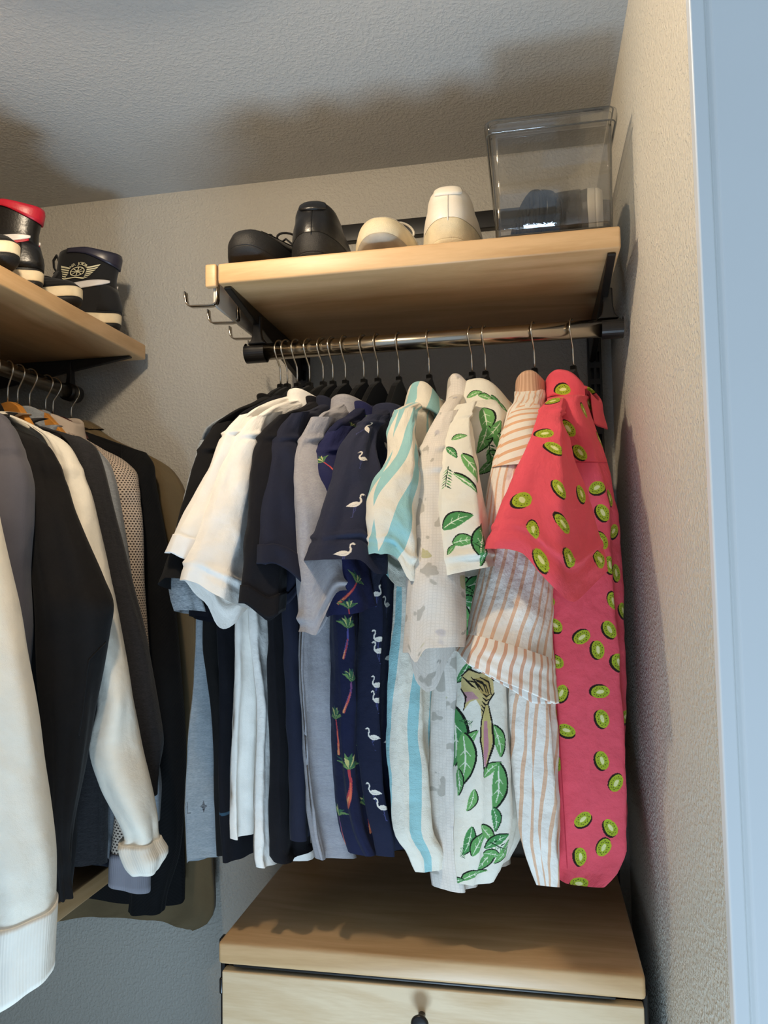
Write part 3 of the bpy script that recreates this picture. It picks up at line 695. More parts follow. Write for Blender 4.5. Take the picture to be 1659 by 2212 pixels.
# 1 heather grey shirt
g = garment('heather_shirt', 'heather grey shirt with a small dark diamond mark, leftmost on the rod', 0)
o1 = body('body', g, None, B(0, [(474, 905, 1.08, .008), (440, 935, 1.06, .009), (420, 1100, 1.06, .011), (425, 1300, 1.06, .012), (421, 1457, 1.06, .013), (409, 1582, 1.055, .014), (402, 1708, 1.05, .016), (405, 1864, 1.05, .018)], (590, 862), .012), (HX[0], YR), seed=3, amp=.7, hemwave=.006)
cv = Canvas(o1, '#7b848a', 1900)
fr = cv.frame(440, 1741)
if fr: cv.shape(fr, .0095, [('poly', [(0, -1), (.22, -.22), (.62, 0), (.22, .22), (0, 1), (-.22, .22), (-.62, 0), (-.22, -.22)], '#14161f')])
fr = cv.frame(408, 1745)
if fr: cv.shape(fr, .008, [('line', [(-.3, -1, .08), (-.35, .9, .08), (.3, .9, .08)], '#3c4147')])
o1.data.materials.append(fabric('heather_grey_jersey_marked', '#7b848a', heather=.22, hc='#c9ced2', wrinkle=.3, image=cv.image('heather_marks')))
sleeve('sleeve', g, FB['heather'], [(436, 950, 470, 940, 1.05, 1.12, .01, .01), (405, 1080, 440, 1080, 1.03, 1.1, .02, .02), (384, 1256, 420, 1256, 1.0, 1.07, .025, .025), (398, 1318, 420, 1326, 1.0, 1.06, .025, .02)], seed=4)
# 2 black tee
g = garment('black_tee', 'plain black tee with drop shoulders between the grey shirt and white polo', 1)
body('body', g, FB['black'], B(1, [(548, 868, 1.12, .009), (500, 892, 1.06, .009), (455, 930, 1.05, .009), (440, 1100, 1.05, .010), (438, 1300, 1.05, .011), (440, 1400, 1.05, .012), (458, 1560, 1.05, .013), (464, 1740, 1.05, .014), (470, 1850, 1.05, .015)], (600, 850), .012), (HX[1], YR), seed=5)
sleeve('sleeve', g, FB['black'], [(468, 915, 520, 905, 1.05, 1.12, .008, .01), (438, 961, 500, 965, 1.03, 1.13, .018, .02), (421, 1004, 490, 1010, 1.02, 1.12, .02, .02), (386, 1153, 455, 1160, .99, 1.1, .024, .024), (358, 1248, 425, 1262, .97, 1.06, .028, .028)], seed=6, drop=.012, seams=(.2,), amp=.003)
collar(g, FB['black'], *CT(1, .268), .068, .016, leaf=.022, stand=.012, flare=.007)
# 3 dark navy tee with teal trim
g = garment('navy_tee', 'dark navy tee with a thin teal trim near the hem beside the white shirts', 2)
o3 = body('body', g, None, B(2, [(560, 872, 1.12, .008), (520, 895, 1.06, .008), (486, 940, 1.06, .008), (470, 1100, 1.06, .009), (468, 1300, 1.06, .010), (474, 1500, 1.055, .011), (472, 1700, 1.05, .012), (481, 1864, 1.05, .015)], (612, 850), .011), (HX[2], YR), seed=7)
cv = Canvas(o3, '#0b0c14', 900); fr = cv.frame(484, 1758)
if fr: cv.shape(fr, .012, [('line', [(-1.2, -.05, .18), (1.2, .05, .18)], '#2f4a5c')])
o3.data.materials.append(fabric('dark_navy_jersey_trim', '#0b0c14', sheen=.08, image=cv.image('navy_trim'), wrinkle=.2))
sleeve('sleeve', g, FB['navyblack'], [(500, 930, 540, 930, 1.07, 1.14, .008, .01), (450, 1080, 500, 1080, 1.05, 1.12, .02, .02), (420, 1240, 470, 1250, 1.03, 1.1, .025, .025), (422, 1330, 470, 1345, 1.02, 1.09, .025, .025)], seed=8)
# 4 white polo
g = garment('white_polo', 'white polo with a ribbed sleeve cuff, left of the white camp shirt', 3)
body('body', g, FB['white'], B(3, [(582, 868, 1.12, .009), (540, 890, 1.06, .009), (505, 930, 1.05, .009), (500, 1100, 1.05, .010), (508, 1363, 1.05, .011), (506, 1500, 1.05, .012), (501, 1613, 1.05, .013), (497, 1770, 1.05, .016), (499, 1812, 1.05, .017)], (622, 852), .012), (HX[3], YR), seed=9, amp=.7)
ps = sleeve_pos([(520, 896, 570, 884, 1.05, 1.14, .008, .01), (492, 929, 560, 930, 1.03, 1.14, .016, .018), (476, 963, 545, 975, 1.02, 1.13, .02, .02), (435, 1053, 515, 1065, 1.0, 1.12, .022, .022), (394, 1134, 480, 1150, .97, 1.1, .026, .026), (380, 1164, 462, 1188, .965, 1.09, .028, .028), (368, 1192, 448, 1228, .96, 1.08, .03, .03)], seed=10, drop=.010, ridge=.35, hem=([(368, 1192), (389, 1205), (415, 1215), (448, 1228)], [(368, 1195), (389, 1211), (415, 1224), (448, 1235)]), seams=(.16,), amp=.003)
hemmed('sleeve', g, FB['white'], ps, .86, fabric('white_knit_cuff', '#f4f0ea', wrinkle=.1))
# 5 white camp shirt
g = garment('white_camp_shirt', 'white cotton camp shirt with a raised collar and flared short sleeve', 4)
body('body', g, FB['white2'], B(4, [(604, 872, 1.12, .010), (566, 893, 1.06, .010), (530, 930, 1.05, .010), (525, 1100, 1.05, .011), (540, 1363, 1.06, .012), (556, 1520, 1.06, .013), (554, 1676, 1.055, .015), (552, 1858, 1.05, .018), (556, 1874, 1.05, .018)], (640, 860), .016), (HX[4], YR), seed=11, amp=.8, fardrop=.035)
ps = sleeve_pos([(548, 900, 610, 888, 1.05, 1.14, .008, .012), (515, 944, 585, 950, 1.03, 1.15, .02, .022), (500, 977, 570, 990, 1.02, 1.15, .025, .025), (470, 1072, 556, 1085, .99, 1.14, .03, .028), (446, 1145, 548, 1175, .97, 1.13, .034, .03), (414, 1212, 540, 1265, .95, 1.11, .038, .034), (401, 1250, 530, 1312, .945, 1.1, .04, .036)], seed=12, drop=.055, ridge=.30, hem=([(402, 1250), (430, 1262), (447, 1275), (480, 1294), (510, 1306), (530, 1314)], [(402, 1254), (419, 1283), (449, 1307), (462, 1345), (475, 1361), (490, 1362), (512, 1345), (530, 1325)]), seams=(.14, .9), amp=.006, folds=2)
sleeve_o = grid_mesh('sleeve', ps, FB['white2'], g)
collar(g, FB['white2'], *CT(4, .258, .01), .070, .020, leaf=.036, stand=.022, flare=.012, seed=2)
# 6 black polo
g = garment('black_polo', 'black polo with a plain banded sleeve, right of the white camp shirt', 5)
body('body', g, FB['blackpolo'], B(5, [(652, 880, 1.12, .008), (614, 897, 1.06, .009), (584, 940, 1.05, .009), (580, 1100, 1.05, .010), (582, 1338, 1.05, .011), (589, 1582, 1.05, .013), (591, 1708, 1.05, .014), (592, 1849, 1.05, .015), (604, 1866, 1.05, .015)], (668, 862), .013), (HX[5], YR), seed=13)
ps = sleeve_pos([(608, 896, 640, 890, 1.05, 1.12, .008, .01), (578, 928, 630, 930, 1.03, 1.13, .015, .018), (565, 953, 622, 960, 1.02, 1.13, .02, .02), (554, 1000, 618, 1005, 1.0, 1.12, .022, .022), (548, 1090, 612, 1100, .98, 1.11, .025, .025), (543, 1200, 612, 1220, .96, 1.1, .028, .028), (536, 1262, 612, 1292, .955, 1.09, .03, .03), (532, 1302, 610, 1338, .95, 1.08, .032, .032)], seed=14, drop=.018, ridge=.30, hem=([(532, 1302), (555, 1322), (579, 1341), (611, 1318)], [(532, 1303), (579, 1344), (611, 1320)]), seams=(.15,), amp=.003)
hemmed('sleeve', g, FB['blackpolo'], ps, .9, fabric('black_knit_cuff', '#121115', wrinkle=.1, sheen=.08))
collar(g, FB['blackpolo'], *CT(5, .252, .008), .066, .016, leaf=.030, stand=.018, flare=.009, seed=3)
# 7 navy polo
g = garment('navy_polo', 'navy polo with a wide ribbed cuff and curled collar, left of the grey polo', 6)
body('body', g, FB['navy'], B(6, [(672, 885, 1.12, .009), (640, 897, 1.06, .009), (612, 940, 1.05, .010), (610, 1100, 1.05, .012), (618, 1338, 1.05, .012), (630, 1582, 1.05, .013), (634, 1708, 1.05, .014), (637, 1818, 1.05, .015)], (692, 866), .014), (HX[6], YR), seed=15)
ps = sleeve_pos([(634, 892, 668, 890, 1.05, 1.1, .01, .012), (604, 938, 652, 940, 1.03, 1.12, .018, .02), (592, 991, 650, 990, 1.01, 1.12, .022, .024), (581, 1058, 655, 1060, .99, 1.12, .026, .028), (573, 1140, 658, 1150, .97, 1.11, .03, .03), (569, 1183, 659, 1212, .96, 1.1, .033, .033), (567, 1216, 658, 1262, .955, 1.09, .036, .036)], seed=16, drop=.036, ridge=.42, hem=([(567, 1216), (595, 1217), (625, 1233), (645, 1252), (658, 1268)], [(567, 1219), (585, 1285), (600, 1300), (618, 1310), (640, 1285), (658, 1270)]), seams=(.18,), amp=.004)
hemmed('sleeve', g, FB['navy'], ps, .86, fabric('navy_knit_cuff', '#1f2130', wrinkle=.1, sheen=.12))
collar(g, FB['navy'], *CT(6, .247, .012), .066, .018, leaf=.034, stand=.020, flare=.012, seed=4)
# 8 grey heather polo
g = garment('grey_polo', 'grey heather polo with a wide collar between the navy polo and palm shirt', 7)
body('body', g, FB['grey'], B(7, [(718, 884, 1.12, .012), (690, 900, 1.06, .012), (660, 955, 1.05, .013), (655, 1100, 1.05, .014), (652, 1316, 1.04, .016), (648, 1425, 1.04, .018), (655, 1551, 1.04, .019), (664, 1676, 1.04, .020), (676, 1786, 1.04, .021), (692, 1858, 1.04, .022)], (738, 862), .016), (HX[7], YR), seed=17, amp=.8, fardrop=.06)
ps = sleeve_pos([(676, 900, 725, 905, 1.05, 1.12, .012, .014), (647, 968, 692, 965, 1.03, 1.12, .018, .02), (645, 1004, 700, 1010, 1.01, 1.12, .022, .022), (656, 1092, 712, 1085, .98, 1.11, .026, .026), (661, 1170, 716, 1160, .97, 1.11, .028, .028), (668, 1260, 724, 1232, .96, 1.1, .03, .03), (681, 1372, 728, 1286, .955, 1.1, .032, .036)], seed=18, drop=.012, ridge=.5, hem=([(660, 1365), (681, 1374), (700, 1335), (723, 1284), (730, 1274)], [(660, 1365), (685, 1376), (712, 1330), (730, 1284)]), seams=(.12, .95), amp=.004)
grid_mesh('sleeve', ps, FB['grey'], g)
collar(g, FB['grey'], *CT(7, .245, .012), .072, .024, leaf=.038, stand=.022, flare=.015, seed=5)
tube('button', [P(663, 1257, 1.0), P(663, 1257, 1.003)], .0045, mat('shell_button', '#c9c9c6', .3, noise=.1), g, 16)
# 9 navy palm tree shirt
g = garment('palm_shirt', 'navy shirt printed with colourful palm trees, left of the flamingo shirt', 8)
o = body('body', g, None, B(8, [(752, 898, 1.12, .012), (728, 915, 1.06, .013), (704, 960, 1.05, .014), (708, 1100, 1.05, .016), (728, 1300, 1.04, .022), (735, 1430, 1.04, .025), (738, 1613, 1.04, .027), (748, 1723, 1.04, .029), (764, 1800, 1.04, .03), (788, 1850, 1.05, .03)], (772, 872), .016), (HX[8], YR), seed=19, amp=.55, fardrop=.02)
cv = Canvas(o, '#191d3a', 1300); rnd = random.Random(4)
for x, y, s_, an in ((749, 1363, 1.1, .1), (756, 1478, 1.15, .2), (724, 1560, 1.25, -.1), (751, 1670, 1.4, .1), (732, 1767, 1.1, 0), (764, 1268, 1.0, .5), (790, 1420, 1, -.1), (785, 1620, 1, .1), (790, 1745, 1, 0)):
    fr = cv.frame(x, y)
    if fr: palm(cv, fr, .020 * s_, an, x)
for k in range(60):
    fr = cv.free(rnd, .075)
    if fr: palm(cv, fr, .02, rnd.uniform(-.4, .4), k)
o.data.materials.append(fabric('navy_palm_print', '#14172b', image=cv.image('palm_print'), wrinkle=.45, sheen=.1))
o = sleeve('sleeve', g, None, [(722, 920, 760, 925, 1.06, 1.14, .014, .014), (694, 967, 735, 965, 1.04, 1.13, .02, .02), (687, 990, 735, 1000, 1.03, 1.13, .022, .022), (698, 1030, 745, 1040, 1.01, 1.12, .025, .025), (706, 1120, 762, 1130, 1.0, 1.11, .028, .03), (712, 1230, 780, 1230, .99, 1.1, .03, .034), (722, 1328, 790, 1300, .985, 1.1, .034, .036)], seed=20, drop=.01, seams=(.16,), amp=.005)
cv = Canvas(o, '#20234a', 1300)
for x, y, s_, an in ((702, 1002, 1.0, -.5), (766, 1262, 1.0, .8), (752, 1320, .9, .2)):
    fr = cv.frame(x, y)
    if fr: palm(cv, fr, .02 * s_, an, 1)
for k in range(14):
    fr = cv.free(rnd, .07)
    if fr: palm(cv, fr, .02, rnd.uniform(-.5, .5), k)
o.data.materials.append(fabric('navy_palm_print_sleeve', '#171a30', image=cv.image('palm_print_sleeve'), wrinkle=.45, sheen=.15))
collar(g, o.data.materials[0], *CT(8, .232, .01), .068, .024, leaf=.036, stand=.02, flare=.013, seed=6)
# 10 navy flamingo shirt
g = garment('flamingo_shirt', 'navy shirt printed with white flamingos, left of the aqua striped shirt', 9)
o = body('body', g, None, B(9, [(806, 895, 1.12, .014), (790, 905, 1.07, .016), (775, 950, 1.05, .020), (785, 1100, 1.05, .024), (800, 1300, 1.05, .026), (795, 1430, 1.05, .029), (788, 1560, 1.05, .030), (800, 1700, 1.05, .028), (818, 1790, 1.05, .026), (828, 1850, 1.06, .024)], (820, 875), .018), (HX[9], YR), seed=21, amp=.5, fardrop=.02)
cv = Canvas(o, '#1c2036', 1500)
for x, y, fl in ((814, 1282, 1), (836, 1306, -1), (817, 1380, -1), (818, 1405, -1), (813, 1479, -1), (815, 1512, -1), (806, 1592, -1), (807, 1711, -1), (826, 1744, -1), (876, 1843, -1), (800, 902, 1), (836, 965, 1), (796, 928, -1), (842, 1420, 1), (845, 1600, 1)):
    fr = cv.frame(x, y)
    if fr: flamingo(cv, fr, .0125, fl, .5 if y < 1000 else 0)
for k in range(90):
    fr = cv.free(rnd, .062)
    if fr: flamingo(cv, fr, .0125, rnd.choice((1, -1)), rnd.uniform(-.2, .2))
o.data.materials.append(fabric('navy_flamingo_print', '#171a28', image=cv.image('flamingo_print'), wrinkle=.45, sheen=.12))
ps = sleeve_pos([(800, 895, 835, 900, 1.06, 1.13, .012, .014), (777, 928, 796, 935, 1.04, 1.10, .02, .022), (757, 964, 790, 970, 1.02, 1.09, .026, .028), (726, 1065, 803, 1050, .98, 1.09, .032, .035), (707, 1122, 809, 1120, .96, 1.09, .036, .04), (692, 1178, 815, 1185, .945, 1.09, .04, .046), (680, 1210, 816, 1232, .935, 1.09, .042, .05)], seed=22, drop=.065, ridge=.80, hem=([(680, 1209), (740, 1208), (780, 1208), (795, 1222), (806, 1240), (816, 1240)], [(680, 1211), (701, 1223), (739, 1238), (765, 1249), (782, 1282), (800, 1302), (816, 1312)]), seams=(.08, .84), amp=.005, folds=2)
o = grid_mesh('sleeve', ps, None, g)
cv = Canvas(o, '#2a2d40', 1500)
for x, y, k, fl, an in ((768, 1088, .0135, 1, 0), (744, 1194, .0135, 1, 0), (784, 990, .011, -1, .2), (793, 925, .011, -1, .9)):
    fr = cv.frame(x, y)
    if fr: flamingo(cv, fr, k, fl, an)
for k in range(14):
    fr = cv.free(rnd, .066)
    if fr and not (.0 < fr[0] < .13): flamingo(cv, fr, .0125, rnd.choice((1, -1)), 0)
o.data.materials.append(fabric('navy_flamingo_print_sleeve', '#2a2d40', image=cv.image('flamingo_print_sleeve'), wrinkle=.5, sheen=.15))
collar(g, fabric('navy_poplin', '#2a2d40', sheen=.15), *CT(9, .230, .012), .070, .028, leaf=.034, stand=.02, flare=.014, seed=7)
# 11 aqua striped shirt
g = garment('aqua_striped_shirt', 'linen shirt in wavy aqua and cream stripes right of the flamingo shirt', 10)
body('body', g, FB['aquab'], B(10, [(872, 880, 1.12, .018), (862, 895, 1.07, .020), (858, 950, 1.06, .024), (862, 1100, 1.06, .028), (868, 1300, 1.05, .030), (862, 1432, 1.04, .032), (856, 1559, 1.04, .034), (862, 1667, 1.04, .034), (870, 1740, 1.04, .034), (878, 1805, 1.04, .033), (905, 1850, 1.045, .03), (915, 1885, 1.05, .024)], (900, 862), .020), (HX[10], YR), seed=23, amp=.5, fardrop=.01)
ps = sleeve_pos([(862, 884, 892, 880, 1.06, 1.13, .014, .016), (850, 930, 890, 925, 1.04, 1.1, .022, .024), (845, 983, 902, 965, 1.02, 1.08, .028, .028), (827, 1024, 909, 1030, .99, 1.08, .034, .034), (810, 1068, 913, 1090, .975, 1.08, .038, .038), (809, 1106, 914, 1130, .965, 1.08, .040, .040), (814, 1150, 912, 1180, .96, 1.08, .040, .042), (820, 1196, 906, 1238, .955, 1.07, .038, .042)], seed=24, drop=.042, ridge=.35, hem=([(815, 1187), (825, 1191), (856, 1203), (868, 1222), (880, 1258), (897, 1256), (906, 1240)], [(815, 1198), (828, 1234), (845, 1256), (860, 1269), (880, 1266), (906, 1242)]), seams=(.9,), amp=.006, folds=2, rough_=1.5)
grid_mesh('sleeve', ps, FB['aqua'], g)
collar(g, FB['aqua'], *CT(10, .256, .010), .062, .022, leaf=.046, stand=.026, flare=.020, seed=8, arch=.030)
# 12 cream watercolour shirt
g = garment('watercolour_shirt', 'cream checked shirt with pale watercolour blotches and long narrow half sleeve', 11)
body('body', g, FB['water'], B(11, [(972, 864, 1.12, .016), (958, 890, 1.08, .018), (945, 940, 1.06, .020), (945, 1100, 1.06, .022), (948, 1300, 1.06, .024), (962, 1487, 1.06, .028), (964, 1613, 1.06, .03), (962, 1722, 1.06, .03), (966, 1866, 1.06, .03), (974, 1926, 1.06, .03)], (1000, 842), .018), (HX[11], YR), seed=25, amp=.5)
ps = sleeve_pos([(956, 890, 990, 885, 1.07, 1.13, .012, .014), (940, 928, 968, 925, 1.05, 1.11, .018, .02), (922, 994, 962, 1000, 1.02, 1.1, .022, .024), (918, 1060, 965, 1070, 1.0, 1.09, .025, .026), (913, 1171, 972, 1180, .97, 1.08, .03, .03), (906, 1243, 978, 1260, .955, 1.07, .032, .032), (899, 1330, 984, 1345, .95, 1.06, .035, .036), (894, 1403, 988, 1400, .945, 1.05, .036, .04)], seed=26, drop=.048, hem=([(894, 1403), (930, 1400), (988, 1398)], [(886, 1410), (892, 1468), (919, 1495), (940, 1488), (962, 1435), (988, 1402)]), hemp=5, seams=(.2, .3), amp=.003, folds=2)
grid_mesh('sleeve', ps, FB['water'], g)
collar(g, FB['water'], *CT(11, .262, .014), .064, .018, leaf=.050, stand=.026, flare=.016, seed=9, arch=.030)
# 13 green leaf shirt
g = garment('leaf_shirt', 'white shirt printed with large green leaves and a yellow bird, left of the peach stripes', 12)
LW = '#ece7d8'
o = body('body', g, None, B(12, [(1046, 872, 1.13, .028), (1044, 892, 1.10, .040), (1040, 945, 1.09, .042), (1028, 1060, 1.07, .038), (1014, 1250, 1.05, .044), (1020, 1414, 1.05, .048), (1018, 1523, 1.05, .050), (1016, 1649, 1.05, .052), (1016, 1758, 1.05, .052), (1014, 1848, 1.05, .047), (1010, 1912, 1.05, .030)], (1045, 852), .026), (HX[12], YR), seed=27, amp=.35, blunt=.36, fardrop=-.01)
cv = Canvas(o, LW, 1500); GR = ('#63a05c', '#4c8f52', '#70aa62')
def lf(x, y, kpx, an, w=.4, fn=leaf, **k):
    fr = cv.frame(x, y)
    if fr: fn(cv, fr, an, kpx / F * 1.05, w, **k) if fn is leaf else fn(cv, fr, an, kpx / F * 1.05, **k)
for a_ in ((1050, 905, 40, 1.4, .5), (1045, 950, 34, 1.9, .5), (1068, 930, 30, 2.3, .45), (1070, 1000, 34, 1.2, .5), (1050, 1010, 26, 2.4, .5), (1080, 960, 26, 1.3, .5), (1075, 1040, 24, 2.2, .5),
           (1000, 1262, 34, .2, .5), (1035, 1258, 36, -.2, .45), (1010, 1285, 32, .6, .45), (1024, 1310, 30, 1.9, .4), (1018, 1380, 40, 1.7, .4), (1000, 1455, 30, 2.2, .35),
           (985, 1590, 68, 1.5, .38), (1012, 1600, 34, -.9, .4), (1005, 1640, 58, 1.6, .42), (1078, 1600, 36, 1.4, .4), (1060, 1660, 28, -.6, .4), (1020, 1730, 26, 1.9, .4), (1000, 1330, 34, 1.3, .45), (1014, 1300, 30, .2, .45), (970, 1535, 24, .2, .4), (992, 1690, 30, 1.6, .3), (1078, 1700, 52, 1.75, .34), (1072, 1770, 28, 1.4, .4),
           (1012, 1818, 34, 1.9, .45), (1034, 1822, 32, -1.0, .42), (1052, 1800, 28, .9, .4), (1075, 1815, 30, -.5, .4), (1045, 1862, 32, 2.2, .4), (1020, 1890, 30, -.4, .3), (988, 1902, 22, -.3, .3), (1065, 1845, 24, .2, .4), (1090, 1840, 30, 2.0, .4)):
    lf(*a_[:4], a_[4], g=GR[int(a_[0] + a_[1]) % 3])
for a_ in ((1006, 1272, 26, .5), (1060, 980, 28, 1.3), (1080, 1828, 24, .4), (1005, 1560, 14, .2), (998, 1840, 12, 1.5)):
    fr = cv.frame(*a_[:2])
    if fr: frond(cv, fr, a_[3], a_[2] / F * 1.05)
def brush(x, y, k, polys):
    fr = cv.frame(x, y)
    if fr: cv.shape(fr, k / F * 1.05, polys)
# the bird: ochre body, dark strokes, long pink and yellow tail
brush(1034, 1486, 42, [('poly', [(-.95, -.6), (-.55, -.95), (.0, -.75), (.35, -.85), (.9, -.35), (1.0, .3), (.7, .75), (.62, 1.5), (.35, 1.9), (.2, 1.0), (-.1, .6), (-.45, .75), (-.8, 1.2), (-.7, .5), (-1.0, .1)], '#cdb87e'), ('poly', [(-.2, -.5), (.5, -.6), (.85, .1), (.5, .6), (.1, .2)], '#b59a5c'), ('poly', [(-.9, .25), (-.35, .2), (.05, .55), (-.4, .62), (-.7, .8)], '#bd8f93')]
      + [('line', [(-.9 + .16 * k, -.55 + .1 * (k % 3), .02), (-.6 + .2 * k, -.3 + .16 * (k % 2), .045), (-.35 + .2 * k, -.05 + .12 * k * .6, .02)], '#1c1712') for k in range(7)]
      + [('line', [(.25, .3 + .2 * k, .02), (.5, .45 + .22 * k, .045), (.75, .35 + .25 * k, .02)], '#1c1712') for k in range(5)] + [('line', [(-.95, -.6, .03), (-.55, -.97, .05), (.0, -.77, .03), (.4, -.86, .05), (.95, -.35, .03)], '#1c1712'), ('line', [(-1.0, .1, .03), (-.7, .5, .05), (-.8, 1.2, .02)], '#1c1712'), ('line', [(1.0, .3, .03), (.72, .75, .05), (.64, 1.5, .02)], '#1c1712')])
brush(1050, 1590, 54, [('poly', [(-.06, -1.25), (.06, -1.25), (.2, -.7), (.25, .2), (.1, 1.2), (-.1, .9), (-.3, .1), (-.24, -.7)], '#cdbb77'), ('poly', [(-.12, -.6), (.06, -.6), (.12, .5), (.02, 1.3), (-.14, .7)], '#c48a96'), ('line', [(-.1, -1.2, .02), (-.26, -.6, .03), (-.3, .2, .035), (-.05, 1.3, .03)], '#1c1712'), ('line', [(.1, -1.2, .02), (.24, -.6, .03), (.28, .3, .035), (.05, 1.3, .02)], '#1c1712')])
brush(989, 1308, 16, [('ell', (-.5, 0, .45, .35, -.4), '#d98c95'), ('ell', (.35, .1, .5, .35, -.5), '#dc949b'), ('line', [(-1, .5, .05), (0, .9, .07), (.6, 1.5, .04)], '#131a12')])
brush(975, 1818, 26, [('line', [(-.3, .6, .05), (-.4, -.3, .09), (-.5, -.8, .03)], '#d9909a'), ('line', [(0, .6, .05), (0, -.5, .09), (0, -1, .03)], '#d9909a'), ('line', [(.3, .6, .05), (.45, -.2, .09), (.6, -.7, .03)], '#c9808a'), ('poly', [(-.5, .6), (.5, .6), (.2, 1.3), (-.3, 1.3)], '#2f7a3f')])
brush(966, 1745, 18, [('line', [(-.2, .7, .06), (-.3, -.2, .1), (-.4, -.8, .03)], '#dba0a2'), ('line', [(.2, .7, .06), (.3, -.2, .1), (.4, -.8, .03)], '#dba0a2')])
rnd = random.Random(8)
for k in range(40):
    fr = cv.free(rnd, .085)
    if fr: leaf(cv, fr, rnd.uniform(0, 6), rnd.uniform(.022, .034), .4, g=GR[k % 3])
leafprint = fabric('green_leaf_print', LW, image=cv.image('leaf_print'), wrinkle=.5)
o.data.materials.append(leafprint)
ps = sleeve_pos([(1000, 872, 1022, 868, 1.09, 1.13, .016, .016), (983, 900, 1010, 898, 1.07, 1.11, .02, .022), (972, 925, 1016, 940, 1.05, 1.1, .024, .026), (962, 1005, 1030, 1010, 1.01, 1.09, .03, .03), (955, 1075, 1044, 1080, .99, 1.08, .034, .034), (956, 1142, 1055, 1145, .975, 1.07, .036, .036), (961, 1200, 1062, 1195, .965, 1.065, .038, .038), (967, 1242, 1066, 1224, .96, 1.06, .04, .04)], seed=28, drop=.030, ridge=.4, hem=([(967, 1242), (1022, 1231), (1066, 1223)], [(967, 1245), (1000, 1246), (1022, 1245), (1066, 1232)]), seams=(.12, .93), amp=.004, folds=2)
o = grid_mesh('sleeve', ps, None, g)
cv = Canvas(o, LW, 1500)
for a_ in ((992, 943, 20, -.35, .45), (976, 976, 22, .9, .4), (1022, 1008, 46, 1.15, .36), (1008, 1040, 40, .75, .16), (985, 1122, 36, -.35, .5), (1002, 1166, 26, .0, .5), (1042, 1160, 40, -1.1, .5), (1048, 1195, 28, 1.9, .3), (975, 1185, 14, -.8, .4)):
    lf(*a_[:4], a_[4], g=GR[int(a_[0]) % 3])
for a_ in ((966, 1030, 26, 1.6), (1040, 1180, 18, .6)):
    fr = cv.frame(*a_[:2])
    if fr: frond(cv, fr, a_[3], a_[2] / F)
for k in range(12):
    fr = cv.free(rnd, .07)
    if fr and fr[0] > .12: leaf(cv, fr, rnd.uniform(0, 6), .024, .4)
o.data.materials.append(fabric('green_leaf_print_sleeve', LW, image=cv.image('leaf_print_sleeve'), wrinkle=.55))
o = collar(g, None, *CT(12, .248, .010), .066, .036, leaf=.046, stand=.030, flare=.024, seed=10, arch=.026)
cv = Canvas(o, LW, 1500)
brush(1020, 885, 24, [('ell', (0, 0, 1.0, .7, .2), '#c0a055'), ('line', [(-.7, -.3, .05), (.2, -.4, .06), (.7, .0, .03)], '#1c1712'), ('line', [(-.6, .2, .05), (0, -.1, .06), (.3, .5, .04)], '#1c1712'), ('line', [(-.9, -.1, .08), (-1.1, .3, .08), (-.8, .6, .04)], '#1c1712')])
for a_ in ((1052, 858, 22, .3, .4), (1075, 870, 22, .9, .45), (1025, 850, 20, -.3, .4), (1060, 890, 26, .5, .5), (1090, 885, 20, 1.0, .4)):
    lf(*a_[:4], a_[4], g=GR[int(a_[0]) % 3])
for k in range(10):
    fr = cv.free(rnd, .05)
    if fr: leaf(cv, fr, rnd.uniform(0, 6), .017, .4)
o.data.materials.append(fabric('green_leaf_print_collar', LW, image=cv.image('leaf_print_collar'), wrinkle=.5))
# 14 peach striped shirt
g = garment('peach_striped_shirt', 'peach and white striped shirt with rolled cuffs and a standing collar', 13)
body('body', g, FB['peach'], B(13, [(1132, 862, 1.14, .026), (1122, 890, 1.09, .032), (1118, 960, 1.07, .036), (1122, 1100, 1.07, .034), (1132, 1300, 1.07, .034), (1141, 1479, 1.07, .034), (1148, 1613, 1.07, .035), (1155, 1722, 1.07, .034), (1166, 1830, 1.07, .028), (1182, 1924, 1.08, .018)], (1146, 838), .026), (HX[13], YR), seed=29, amp=.5, fardrop=-.02, hemwave=.006)
yk = sleeve_pos([(1122, 872, 1160, 880, 1.12, 1.16, .014, .014), (1102, 901, 1162, 915, 1.08, 1.13, .022, .022), (1086, 954, 1160, 960, 1.05, 1.11, .027, .027), (1071, 1008, 1158, 1010, 1.03, 1.1, .030, .03)], nv=24, seed=30, amp=.002, rough_=.6)
grid_mesh('yoke', grow(yk, .0014), FB['peachy'], g)
ps = sleeve_pos([(1076, 990, 1155, 1000, 1.035, 1.1, 0.028, 0.03), (1066, 1038, 1160, 1045, 1.0256, 1.1056, 0.032, 0.032), (1062, 1098, 1166, 1105, 1.0144, 1.1144, 0.036, 0.036), (1058, 1160, 1172, 1170, 1.012, 1.122, 0.04, 0.04), (1050, 1228, 1178, 1240, 1.002, 1.122, 0.042, 0.044), (1037, 1301, 1180, 1315, 0.992, 1.112, 0.044, 0.048), (1026, 1350, 1180, 1370, 0.987, 1.102, 0.046, 0.05), (1020, 1385, 1184, 1440, 0.982, 1.092, 0.046, 0.05)], seed=31, amp=.003, folds=3, drop=.01)
so = grid_mesh('sleeve', ps, FB['peach'], g)
